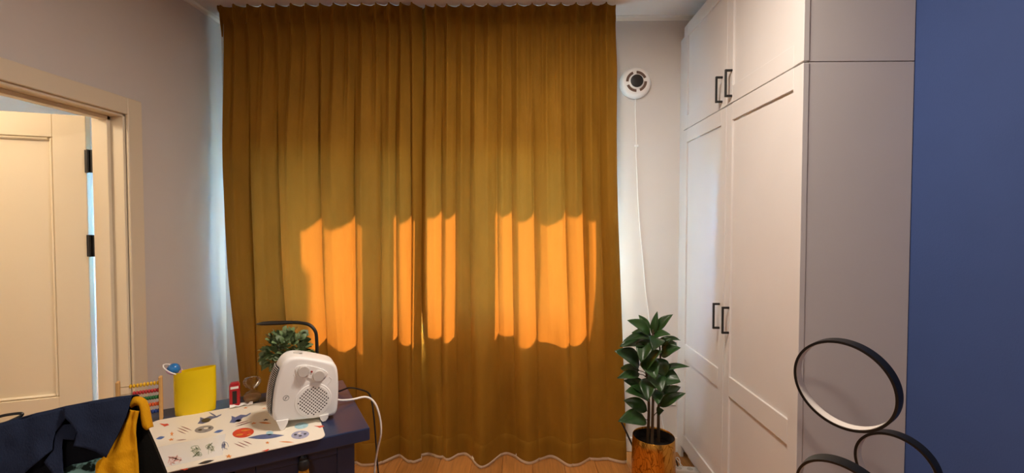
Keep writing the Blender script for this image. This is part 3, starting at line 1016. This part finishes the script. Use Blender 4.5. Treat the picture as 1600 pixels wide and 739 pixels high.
pl = thing('toy_planet', 'blue toy planet with pale ring, on a stick in the yellow bin', 'toy', (-1.262, 1.585, .915))
MB().ball((-1.262, 1.585, .920), .0205, 18).obj('globe', M['planet_blue'], pl, True, angle=180)
MB().tube([V((-1.262, 1.585, .920)) + (V((.0207 * cos(t), .0207 * sin(t), 0))).copy() + V((0, 0, -.011 * cos(t + .4) - .004)) for t in [2 * pi * k / 24 for k in range(24)]], .0032, 6, wrap=True).obj('band', M['pink'], pl, True)
MB().tube([V((-1.262, 1.585, .918)) + V((.030 * cos(t), .030 * sin(t), -.020 * cos(t - .3))) for t in [2 * pi * k / 32 for k in range(32)]], .0022, 6, wrap=True).obj('ring', M['white_plastic'], pl, True)
MB().tube([(-1.252, 1.588, .905), (-1.225, 1.597, .84), (-1.205, 1.602, ZD + .008)], .003, 6).obj('stick', M['beech'], pl, True)

ab = thing('abacus', 'small wooden abacus with rows of coloured beads, beside the yellow bin', 'abacus', (-1.32, 1.51, ZD))
A0, A1 = V((-1.274, 1.538, 0)), V((-1.374, 1.480, 0))
for p in (A0, A1):
    MB().obox(p - E1 * .004 - E2 * .010 + V((0, 0, ZD + .0005)), E1 * .010, E2 * .020, (0, 0, .153), .002).obj('post', M['beech'], ab)
rows = ((.888, 'bead_yellow', .084), (.862, 'bead_red', .074), (.838, 'bead_green', .062), (.814, 'bead_orange', .068), (.789, 'bead_blue', .07))
for z, c, sp in rows:
    rd = MB().tube([A0 + V((0, 0, z)), A1 + V((0, 0, z))], .0012, 6).obj('rod', M['wire'], ab, True)
    me = None
    for k in range(9):
        u = A0 - E1 * (.0065 + sp * k / 9) + V((0, 0, z))
        if me is None:
            o = MB().lathe([(.0018, -.0043), (.0060, -.0028), (.0075, 0), (.0060, .0028), (.0018, .0043)], V((0, 0, 0)), 10, ax=E1).obj('bead', M[c], ab, True)
            me = o.data
        else:
            o = bpy.data.objects.new('bead', me)
            COL.objects.link(o)
            o.parent = ab
        o.location = u - wpos(ab)
        if k == 0:
            # the first bead was built at the origin: undo the parent shift of its mesh
            o.data.transform(Matrix.Translation(wpos(ab)))

rt_ = thing('red_toy_booth', 'small red box toy with a pale sign band, standing behind the mat', 'toy', (-1.083, 1.650, ZD))
RO = V((-1.096, 1.640, ZD + .0005))
MB().obox(RO, E1 * .034, E2 * .030, (0, 0, .082), .0015).obox(RO + E1 * .003 + E2 * .003 + V((0, 0, .081)), E1 * .028, E2 * .024, (0, 0, .008), .003).obj('booth', M['red_plastic'], rt_)
MB().obox(RO + E1 * .004 - E2 * .001 + V((0, 0, .068)), E1 * .026, E2 * .002, (0, 0, .009)).obj('sign_band', M['paper'], rt_)
MB().obox(RO + E1 * .010 - E2 * .0008 + V((0, 0, .012)), E1 * .014, E2 * .002, (0, 0, .048)).obj('window', M['dark_void'], rt_)

hgp = V((-1.043, 1.697, ZD))
hg = thing('hourglass', 'small clear glass hourglass with sand, between red toy and fan heater', 'hourglass', hgp)
MB().lathe([(.012, .0005), (.026, .006), (.032, .018), (.031, .026), (.022, .038), (.008, .046), (.004, .050), (.010, .055), (.022, .063), (.030, .075), (.031, .084), (.026, .094), (.012, .098)], hgp, 28).obj('glass_bulb', M['glass'], hg, True, angle=180)
MB().lathe([(.010, .003), (.0245, .008), (.0300, .018), (.028, .026), (.014, .031), (.002, .033)], hgp, 24).obj('sand', M['sand'], hg, True)

pp = thing('paper_scrap', 'crumpled white paper scrap at the foot of the red toy', 'paper', (-1.06, 1.645, ZD))
random.seed(11)
po = V((-1.085, 1.624, ZD + .001))
MB().grid([[po + E1 * (.075 * i / 8) + E2 * (.030 * j / 3 - .004 * sin(i)) + V((0, 0, .002 + random.uniform(0, .012) * (1 if 0 < j < 3 else .6))) for i in range(9)] for j in range(4)]).obj('sheet', M['paper'], pp, keep=True, solid=.0008)

# little artificial bush behind the heater
bp_ = V((-.918, 1.720, ZD))
bs = thing('artificial_bush', 'small grey green artificial bush in a pot behind the heater', 'plant', bp_)
MB().lathe([(.034, .0005), (.046, .005), (.055, .09), (.053, .092), (.047, .090), (.046, .07)], bp_, 28).obj('pot', M['white_plastic'], bs, True, angle=50)
random.seed(21)
lf = MB()
lf.grid([[V((x * w, y, z)) for x in (-1, -.5, .0, .5, 1)] for y, w, z in ((0, .0015, 0), (.008, .0075, .003), (.017, .0100, .0045), (.025, .0065, .002), (.029, .001, -.001))])
lf0 = lf.obj('leaf', M['bush'], bs, True, angle=180, keep=True)
lf0.data.transform(Matrix.Translation(wpos(bs)))
cnt = 0
for k in range(250):
    th = random.uniform(0, 2 * pi)
    ph = math.acos(random.uniform(-.75, 1.0))
    rr = random.uniform(.62, 1.0)
    dr = V((sin(ph) * cos(th), sin(ph) * sin(th), cos(ph)))
    c = V((dr.x * .080, dr.y * .072, dr.z * .078 + .190)) * 1.0
    c = V((dr.x * .080 * rr, dr.y * .072 * rr, dr.z * .078 * rr + .188))
    o = lf0 if k == 0 else bpy.data.objects.new('leaf', lf0.data)
    if k:
        COL.objects.link(o)
        o.parent = bs
    out = (dr + V((random.uniform(-.7, .7), random.uniform(-.7, .7), random.uniform(-.3, .8)))).normalized()
    q = out.to_track_quat('Y', 'Z')
    o.rotation_euler = (q @ Matrix.Rotation(random.uniform(-1.2, 1.2), 4, 'Y').to_quaternion()).to_euler()
    s = random.uniform(.9, 1.4)
    o.scale = (s, s, s)
    o.location = c
sm = MB()
for k in range(14):
    a = 2 * pi * k / 14
    sm.tube([bp_ + V((0, 0, .07)), bp_ + V((.03 * cos(a), .03 * sin(a), .14)), bp_ + V((.06 * cos(a), .055 * sin(a), .19 + .03 * sin(3 * a)))], .0014, 5)
sm.obj('stem', M['stem'], bs, True)

# gooseneck lamp
lp = V((-.836, 1.800, ZD))
dl = thing('desk_lamp', 'black gooseneck desk lamp arching over the artificial bush', 'lamp', lp)
MB().lathe([(.058, .0005), (.060, .004), (.060, .014), (.056, .018), (.012, .019), (.010, .03)], lp, 32).obj('base', M['black_plastic'], dl, True)
gn = spline([lp + V((0, 0, .02)), (-.836, 1.80, .88), (-.837, 1.80, .975), (-.843, 1.80, 1.010), (-.866, 1.80, 1.034), (-.905, 1.80, 1.043), (-.945, 1.80, 1.044)], 8)
MB().tube(gn, .0068, 10).obj('gooseneck', M['black_plastic'], dl, True)
hdp = [(-.930, 1.80, 1.044), (-.945, 1.80, 1.044), (-.97, 1.80, 1.043), (-1.02, 1.80, 1.041), (-1.06, 1.80, 1.039), (-1.082, 1.80, 1.037)]
hw = [.008, .011, .013, .0135, .012, .005]
MB().rings([[V(p) + V((0, cos(2 * pi * k / 14) * w * 1.2, sin(2 * pi * k / 14) * w * .62)) for k in range(14)] for p, w in zip(hdp, hw)]).obj('lamp_head', M['black_plastic'], dl, True, angle=60)
dc = spline([lp + V((.05, -.01, .008)), (-.745, 1.79, .765), (-.695, 1.775, .785), (-.655, 1.80, .768), (-.630, 1.83, .735), (-.612, 1.82, .66), (-.600, 1.81, .55), (-.590, 1.80, .45), (-.57, 1.80, .30), (-.54, 1.9, .03), (-.53, 2.1, .005)], 8)
MB().tube(dc, .0032, 8).obj('power_cord', M['black_plastic'], dl, True)


# ------------------------------------------------------------------ plant in a gold pot
px_, py_ = .682, 2.30
pt = thing('potted_plant', 'tall leafy plant in a hammered gold pot, between curtain and wardrobe', 'plant', (px_, py_, 0))
PC = V((px_, py_, 0))
MB().lathe([(.084, .0), (.094, .004), (.103, .04), (.108, .12), (.109, .22), (.107, .31), (.105, .352), (.1035, .354), (.101, .350), (.102, .30), (.101, .29)], PC, 48, caps=True).obj('pot', M['gold'], pt, True, angle=60)
so_ = MB()
so_.lathe([(.1005, .291), (.1005, .299), (.06, .306), (.001, .308)], PC, 32)
so_.obj('soil', M['soil'], pt, True)
MB().lathe([(.1008, .299), (.1022, .345), (.1010, .345), (.0998, .299)], PC, 40, caps=False).obj('pot_liner', M['soil'], pt, True, angle=180)
STEMS = [[ (0.6522,2.3000,0.3214),(0.6573,2.3000,0.4887),(0.6497,2.3000,0.6220),(0.6355,2.3000,0.7548),(0.6574,2.3000,0.8709)],
[ (0.6694,2.2800,0.3181),(0.6711,2.2800,0.4972),(0.6729,2.2800,0.6624),(0.6683,2.2800,0.8268),(0.6676,2.2800,0.9088)],
[ (0.7173,2.3300,0.3073),(0.7157,2.3300,0.4767),(0.7245,2.3300,0.6118),(0.7232,2.3300,0.7463),(0.7157,2.3300,0.8469)]]
for sp in STEMS:
    pts = spline([V((sp[0][0], sp[0][1], .29))] + [V(p) for p in sp], 6)
    n = len(pts)
    MB().tube(pts, [.0095 * (1 - .6 * i / (n - 1)) for i in range(n)], 9).obj('stem', M['stem'], pt, True)
LEAVES = [ ((0.6737,2.3000,0.8743),(0.6954,2.3000,0.9983),0.0331),
((0.6889,2.2970,0.8983),(0.7656,2.2760,0.9886),0.0442),
((0.6584,2.3045,0.9029),(0.6104,2.3360,0.9724),0.0331),
((0.6593,2.2955,0.8787),(0.5371,2.2640,0.9607),0.0626),
((0.6693,2.3075,0.8691),(0.5805,2.3600,0.8758),0.0442),
((0.6743,2.2910,0.8733),(0.7378,2.2280,0.8991),0.0405),
((0.6638,2.2880,0.8608),(0.5079,2.2040,0.8784),0.0442),
((0.7111,2.3045,0.8568),(0.8301,2.3360,0.8427),0.0221),
((0.7091,2.2970,0.8290),(0.7604,2.2760,0.8644),0.0368),
((0.6490,2.2925,0.8398),(0.4940,2.2400,0.8367),0.0699),
((0.7220,2.3060,0.7934),(0.8113,2.3480,0.8259),0.0552),
((0.7147,2.2925,0.7708),(0.7933,2.2400,0.8288),0.0662),
((0.6467,2.2850,0.8582),(0.5807,2.1800,0.7750),0.0773),
((0.6953,2.2850,0.8650),(0.6422,2.1800,0.8351),0.0662),
((0.6047,2.2940,0.7200),(0.4712,2.2520,0.8073),0.0883),
((0.6191,2.2865,0.7126),(0.6832,2.1920,0.8257),0.0883),
((0.7093,2.2940,0.7009),(0.8432,2.2520,0.7318),0.0294),
((0.6085,2.3075,0.6891),(0.5213,2.3600,0.6848),0.0442),
((0.6047,2.2925,0.6774),(0.4823,2.2400,0.6748),0.0442),
((0.7035,2.3060,0.6636),(0.8192,2.3480,0.7043),0.0442),
((0.7158,2.2925,0.6517),(0.7950,2.2400,0.6577),0.0920),
((0.6389,2.2955,0.5903),(0.5199,2.2640,0.6536),0.0626),
((0.6473,2.2895,0.5528),(0.5188,2.2160,0.6159),0.0810),
((0.6488,2.3045,0.4800),(0.5372,2.3360,0.5234),0.0662),
((0.6385,2.2895,0.4397),(0.4849,2.2160,0.4675),0.0810),
((0.7111,2.2940,0.5083),(0.8255,2.2520,0.5951),0.0515),
((0.7273,2.3060,0.5670),(0.8370,2.3480,0.5926),0.0368),
((0.6955,2.2955,0.4776),(0.7213,2.2640,0.5011),0.0368),
((0.6786,2.2865,0.6006),(0.6700,2.1920,0.5627),0.0626),
((0.6517,2.2850,0.6572),(0.6133,2.1800,0.5860),0.0736),
((0.6710,2.2850,0.6771),(0.6813,2.1800,0.6276),0.0810),
((0.6378,2.2850,0.7594),(0.6528,2.1800,0.6905),0.0810),
((0.6930,2.2955,0.7566),(0.7293,2.2640,0.6748),0.0736),
((0.6522,2.3090,0.6188),(0.6232,2.3720,0.5340),0.0589),
((0.6772,2.3105,0.8185),(0.6722,2.3840,0.7297),0.0662),
((0.6917,2.3120,0.7182),(0.6628,2.3960,0.6222),0.0662),
((0.7114,2.3090,0.6192),(0.7922,2.3720,0.5216),0.0589)]
random.seed(8)
def nearest_stem(p):
    best = None
    for sp in STEMS:
        for q in spline(sp, 8):
            d = (V(q) - V((p.x, p.y, p.z - .02))).length
            if best is None or d < best[0]:
                best = (d, V(q))
    return best[1]
for bse, tip, w in LEAVES:
    bse, tip = V(bse), V(tip)
    w *= 1.22
    ax = tip - bse
    L = ax.length
    ax.normalize()
    nrm = V((random.uniform(-.25, .25), -.62, .55 + random.uniform(-.2, .3)))
    nrm = (nrm - ax * nrm.dot(ax)).normalized()
    sd = ax.cross(nrm).normalized()
    drop = .10 if ax.z < .3 else .04
    rows = []
    for i in range(11):
        t = i / 10
        prof = (sin(pi * min(1, t ** .82)) ** .8) * (1 - .12 * t)
        prof = max(prof, .02 if i in (0, 10) else prof)
        c = bse + ax * L * t + nrm * (L * (.10 * sin(pi * t) - drop * .4 * t * t))
        row = []
        for k in (-1, -.66, -.33, 0, .33, .66, 1):
            row.append(c + sd * (w * .5 * prof * k) + nrm * (w * .16 * prof * (abs(k) ** 1.3) + .0025 * sin(7 * t + 3 * k)))
        rows.append(row)
    MB().grid(rows).obj('leaf', M['leaf'], pt, True, angle=180, keep=True, solid=.0011)
pe = MB()
for bse, tip, w in LEAVES:
    bse = V(bse)
    q = nearest_stem(bse)
    pe.tube([q, (q + bse) / 2 + V((0, 0, .004)), bse + (V(tip) - bse).normalized() * .006], .0022, 5)
pe.obj('leaf_stalks', M['stem'], pt, True, kind='stuff')

# power strip and loose cables on the floor by the pot
ps = thing('power_strip', 'white power strip with tangled cables on the floor beside the gold pot', 'power strip', (.94, 2.58, 0))
MB().obox((.815, 2.56, .0005), (.20, -.03, 0), (.009, .055, 0), (0, 0, .036), .006, 2).obj('housing', M['white_plastic'], ps, True, angle=50)
for k in range(3):
    MB().lathe([(.017, 0), (.017, .001), (.001, .001)], V((.85 + .06 * k, 2.58 - .009 * k, .0365)), 16).obj('outlet', M['grey_plastic'], ps)
for pts, r, c in (([(.86, 2.585, .04), (.865, 2.60, .075), (.885, 2.62, .085), (.905, 2.60, .06), (.91, 2.56, .01), (.90, 2.45, .006)], .0036, 'black_plastic'),
                  ([(.845, 2.67, .03), (.86, 2.69, .10), (.853, 2.70, .12), (.835, 2.72, .07), (.80, 2.74, .01)], .003, 'white_plastic'),
                  ([(.84, 2.60, .05), (.88, 2.63, .08), (.925, 2.60, .05), (.955, 2.52, .012), (.962, 2.40, .006)], .0028, 'white_plastic'),
                  ([(.92, 2.575, .036), (.93, 2.62, .06), (.925, 2.66, .05), (.90, 2.66, .01)], .0028, 'white_plastic')):
    MB().tube(spline(pts, 6), r, 7).obj('cable', M[c], ps, True)
bk = MB().tube(spline([(.555, 2.50, .345), (.585, 2.50, .285), (.620, 2.51, .21), (.68, 2.53, .08), (.73, 2.55, .010), (.80, 2.60, .008), (.828, 2.585, .02)], 6), .005, 8).obj('cable', M['black_plastic'], ps, True, label='black cable rising behind the pot')

# ------------------------------------------------------------------ ring floor lamp
rl = thing('ring_lamp', 'black floor lamp of three tilted rings with white inner bands, before the wardrobe', 'lamp', (.93, 1.25, 0))
def lamp_ring(c, n, r, wd=.030, th=.0065):
    n = V(n).normalized()
    c = V(c)
    a = n.cross(V((0, 0, 1))).normalized()
    b = n.cross(a)
    K = 96
    def circ(rad, off):
        return [c + (a * cos(2 * pi * k / K) + b * sin(2 * pi * k / K)) * rad - n * off for k in range(K)]
    mb = MB()
    mb.rings([circ(r, 0), circ(r, wd), circ(r - th, wd), circ(r - th, wd * .9), circ(r - .004, wd * .9), circ(r - .004, wd * .1), circ(r - th, wd * .1), circ(r - th, 0)], wrap=True, caps=False)
    o = mb.obj('ring', M['black_metal'], rl, True, angle=40)
    d = MB()
    d.rings([circ(r - .0045, wd * .1), circ(r - .0045, wd * .9), circ(r - th - .0012, wd * .93), circ(r - th - .0012, wd * .07)], wrap=True, caps=False)
    d.obj('diffuser', M['diffuser'], o, True, angle=40)
    return o
lamp_ring((.852, 1.2, 1.015), (-1.60, -1, -.20), .1215)
lamp_ring((.994, 1.2, .794), (-1.60, -1, -.085), .0920)
lamp_ring((.862, 1.2, .700), (-1.43, -1, -.45), .1170)
MB().lathe([(.11, .0005), (.115, .004), (.115, .018), (.110, .022), (.008, .023)], (.93, 1.235, 0), 40).obj('base', M['black_metal'], rl, True)
MB().tube(spline([(.93, 1.235, .02), (.93, 1.235, .30), (.925, 1.23, .48), (.905, 1.225, .585)], 8), .009, 12).obj('pole', M['black_metal'], rl, True)
MB().tube(spline([(.925, 1.235, .40), (.955, 1.24, .58), (.985, 1.225, .705)], 8), .007, 10).obj('side_arm', M['black_metal'], rl, True)

# ------------------------------------------------------------------ chair with clothes over its back
CU = V((.863, .505, 0))
CN = V((.505, -.863, .33)).normalized()
CD = CU.cross(CN)
CD = CD if CD.z < 0 else -CD
ch = thing('desk_chair', 'black chair pulled up to the desk with clothes over its backrest', 'chair', (-1.12, 1.02, 0))
BRT = [V(p) for p in [ (-0.9385,1.0477,1.0144),(-0.9298,1.0501,1.0072),(-0.9104,1.0466,0.9683),(-0.8831,1.0425,0.9160),(-0.8514,1.0363,0.8512)]]
wL = .36
bk_ = MB()
rows = []
for p in BRT:
    rows.append(p)
last = rows[-1]
rows += [last + CD * .12 + CU * .004]
loops = []
for i, p in enumerate(rows):
    t = i / (len(rows) - 1)
    lft = p - CU * (wL + .10 * t)
    m = (p + lft) / 2 - CN * .012
    th = CN * -.026
    loops.append([p, p - CU * .02 + CN * .004, m + CN * .004, lft + CU * .02 + CN * .004, lft, lft + th, m + th, p + th])
bk_.rings(loops)
bk_.obj('backrest', M['chair'], ch, True, angle=50)
sc = V((-1.03, 1.16, .45))
MB().obox(sc - CU * .22 - V((.505, -.863, 0)) * .16 , CU * .42, V((-.505, .863, 0)) * .40, (0, 0, .05), .015, 3).obj('seat', M['chair'], ch, True, angle=50)
so0 = sc - CU * .22 - V((.505, -.863, 0)) * .16
for i in (.03, .39):
    for j in (.03, .37):
        p = so0 + CU * i + V((-.505, .863, 0)) * j
        MB().tube([p + V((0, 0, .005)), p + V((0, 0, -.2)), V((p.x, p.y, .0))], .012, 10).obj('leg', M['black_metal'], ch, True)
for i in (.08, .34):
    p = so0 + CU * i + V((-.505, .863, 0)) * .02 + V((0, 0, .03))
    q = loops[-1][0] - CU * (.46 - i - .04) - CN * .014
    q = q - CN * .022
    MB().tube(spline([p, p.lerp(q, .5) - CN * .01, q, q - CD * .06], 6), .009, 10).obj('back_support', M['black_metal'], ch, True)
hoop = spline([V(p) + V((0, 0, .006)) for p in [ (-1.1739,0.9357,0.9986),(-1.1676,0.9425,1.0068),(-1.1527,0.9542,1.0146),(-1.1357,0.9646,1.0159),(-1.1240,0.9710,1.0147),(-1.1221,0.9706,1.0106),(-1.1289,0.9648,1.0058),(-1.1446,0.9531,0.9994)]] + [V([ (-1.1739,0.9357,0.9986),(-1.1676,0.9425,1.0068),(-1.1527,0.9542,1.0146),(-1.1357,0.9646,1.0159),(-1.1240,0.9710,1.0147),(-1.1221,0.9706,1.0106),(-1.1289,0.9648,1.0058),(-1.1446,0.9531,0.9994)][0]) + V((0, 0, .006))], 5)[:-1]
MB().tube(hoop, .0032, 8, wrap=True).obj('top_loop', M['black_metal'], ch, True, label='thin black loop at the end of the backrest')


def cloth_poly(pts, nrm, amp, seed, cuts=4, curl=.0):
    """a piece of cloth: outline filled, subdivided and rumpled along nrm"""
    mb = MB()
    bm = mb.bm
    pts = [V(p) for p in pts]
    vs = [bm.verts.new(p) for p in pts]
    bm.faces.new(vs)
    bmesh.ops.triangulate(bm, faces=bm.faces, ngon_method='BEAUTY')
    for _ in range(cuts):
        es = [e for e in bm.edges if e.calc_length() > .007]
        if es:
            bmesh.ops.subdivide_edges(bm, edges=es, cuts=1, use_grid_fill=True)
            bmesh.ops.triangulate(bm, faces=[f for f in bm.faces if len(f.verts) > 4])
    top = max(p.z for p in pts)
    for v in bm.verts:
        d = noise.noise(V((v.co.x * 16 + seed, v.co.y * 16, v.co.z * 9))) + .5 * noise.noise(V((v.co.x * 40 + seed, v.co.y * 40, v.co.z * 25)))
        fold = .5 * sin((v.co - pts[0]).dot(CU) * 70 + seed + 2.0 * noise.noise(v.co * 9))
        v.co += nrm * (amp * (d + fold * .5))
    return mb

def fold_over(pts, back, drop):
    """the part of a garment that rolls over the top edge and hangs down behind"""
    rows = [pts]
    for k in range(1, 7):
        a = pi * k / 6
        rows.append([p - CN * (back * .5 * (1 - cos(a))) + V((0, 0, .003 * sin(a))) for p in pts])
    for k in range(1, 4):
        rows.append([p + CD * (drop * k / 3) for p in rows[6]])
    return MB().grid(rows)

nv = thing('navy_shirt', 'navy blue shirt draped over the back of the black chair', 'shirt', (-1.02, .97, 1.0))
NR = [V(p) for p in [ (-1.0194,0.9630,1.0379),(-0.9960,0.9773,1.0394),(-0.9720,0.9920,1.0410),(-0.9431,1.0092,1.0419),(-0.9170,1.0241,1.0409),(-0.9164,1.0178,1.0236),(-0.9170,1.0076,0.9978),(-0.9207,0.9960,0.9731),(-0.9257,0.9830,0.9467),(-0.9309,0.9706,0.9223),(-0.9493,0.9658,0.9377),(-0.9685,0.9591,0.9496),(-0.9857,0.9519,0.9573),(-0.9860,0.9569,0.9706),(-0.9860,0.9615,0.9827),(-0.9987,0.9617,1.0027),(-1.0137,0.9598,1.0206)]]
NL = [V(p) for p in [ (-1.1559,0.8783,1.0123),(-1.1184,0.9026,1.0186),(-1.1031,0.9129,1.0223),(-1.0820,0.9272,1.0271),(-1.0617,0.9406,1.0313),(-1.0421,0.9529,1.0333),(-1.0223,0.9657,1.0367),(-1.0118,0.9649,1.0184),(-1.0171,0.9557,1.0023),(-1.0223,0.9480,0.9901),(-1.0216,0.9415,0.9720),(-1.0187,0.9370,0.9560),(-1.0327,0.9221,0.9384),(-1.0471,0.9073,0.9216),(-1.0481,0.8978,0.8985),(-1.1321,0.8574,0.9214)]]
NB = [V(p) for p in [ (-1.1733,0.8914,1.0031),(-1.1200,0.9269,1.0144),(-1.0776,0.9547,1.0222),(-1.0361,0.9815,1.0286),(-0.9893,1.0097,1.0308),(-0.9363,1.0403,1.0298),(-0.9356,1.0264,0.9924),(-0.9470,0.9906,0.9160),(-0.9623,0.9784,0.9076),(-0.9972,0.9576,0.9068),(-0.9925,0.9464,0.8703),(-1.1497,0.8708,0.9132)]]
NM = [V(p) for p in [ (-1.0229,0.9611,0.9998),(-1.0072,0.9699,0.9989),(-0.9944,0.9697,0.9788),(-0.9957,0.9634,0.9644),(-1.0126,0.9560,0.9707),(-1.0104,0.9507,0.9534),(-0.9972,0.9395,0.9041),(-0.9913,0.9331,0.8782),(-1.0052,0.9264,0.8820),(-1.0131,0.9318,0.9082),(-1.0300,0.9311,0.9323),(-1.0223,0.9429,0.9515),(-1.0279,0.9502,0.9791)]]
cloth_poly(NB, CN, .002, 2.2).obj('lining', M['dark_cloth'], nv, True, angle=180, keep=True, solid=.0012)  # backing sheet seen through the openings, the shirt's inner shade in its colour
cloth_poly(NL, CN, .008, 5.1).obj('body', M['navy_cloth'], nv, True, angle=180, keep=True, solid=.002)
cloth_poly(NM, CN, .005, 3.4).obj('collar', M['navy_cloth'], nv, True, angle=180, keep=True, solid=.002)
cloth_poly(NR, CN, .0065, 9.3).obj('sleeve', M['navy_cloth'], nv, True, angle=180, keep=True, solid=.002)
tops = [NL[i] for i in range(0, 7)] + NR[1:5]
fold_over(tops, .075, .07).obj('back_drape', M['navy_cloth'], nv, True, angle=180, keep=True, solid=.002)

tl = thing('teal_shirt', 'teal shirt with dark leafy print under the navy shirt', 'shirt', (-.98, .96, .9))
cloth_poly([ (-1.0110,0.9402,0.8950),(-1.0053,0.9487,0.9088),(-0.9956,0.9562,0.9134),(-0.9744,0.9684,0.9128),(-0.9593,0.9786,0.9163),(-0.9455,0.9858,0.9141),(-0.9423,0.9803,0.8950),(-0.9327,0.9689,0.8504),(-1.0053,0.9341,0.8704)], CN, .002, 4.4).obj('front', M['teal_cloth'], tl, True, angle=180, keep=True, solid=.0015)

mu = thing('mustard_shirt', 'mustard yellow shirt hanging at the right corner of the chair back', 'shirt', (-.91, 1.02, .95))
FRr, FLl = [V(p) for p in [ (-0.9078,1.0319,1.0026),(-0.9074,1.0256,0.9854),(-0.9048,1.0204,0.9679),(-0.8976,1.0132,0.9381),(-0.8887,1.0055,0.9043),(-0.8812,0.9978,0.8726),(-0.8733,0.9895,0.8387)]], [V(p) for p in [ (-0.9233,1.0251,1.0084),(-0.9251,1.0182,0.9931),(-0.9293,1.0052,0.9657),(-0.9401,0.9836,0.9257),(-0.9522,0.9711,0.9116),(-0.9495,0.9647,0.8904),(-0.9423,0.9564,0.8578)]]
fr, fl_ = spline(FRr, 5), spline(FLl, 5)
rows = []
for a, b in zip(fl_, fr):
    row = []
    for k in range(13):
        t = k / 12
        p = a.lerp(b, t)
        p = p + CN * (.007 * sin(pi * t) + .004 * sin(t * 11 + a.z * 30) + .002 * noise.noise(p * 60))
        row.append(p)
    rows.append(row)
MB().grid(rows).obj('front', M['mustard_cloth'], mu, True, angle=180, keep=True, solid=.002)
lo_o, lo_i = spline([V(p) for p in [ (-0.9365,1.0456,1.0184),(-0.9348,1.0491,1.0248),(-0.9298,1.0524,1.0259),(-0.9228,1.0552,1.0225),(-0.9148,1.0567,1.0141),(-0.9075,1.0552,0.9991),(-0.8994,1.0505,0.9745),(-0.8925,1.0474,0.9557)]], 5), spline([V(p) for p in [ (-0.9350,1.0417,1.0060),(-0.9316,1.0450,1.0093),(-0.9267,1.0485,1.0111),(-0.9207,1.0505,1.0072),(-0.9165,1.0490,0.9969),(-0.9123,1.0455,0.9813),(-0.9051,1.0421,0.9611),(-0.8971,1.0435,0.9527)]], 5)
rows = []
for a, b in zip(lo_o, lo_i):
    rows.append([a - CN * .022, a - CN * .012 + (a - b) * .12, a + (a - b) * .10 + CN * .004, a.lerp(b, .3) + CN * .016, a.lerp(b, .7) + CN * .017, b + CN * .008, b - CN * .010])
MB().grid(rows).obj('collar', M['mustard_cloth'], mu, True, angle=180, keep=True, solid=.003)
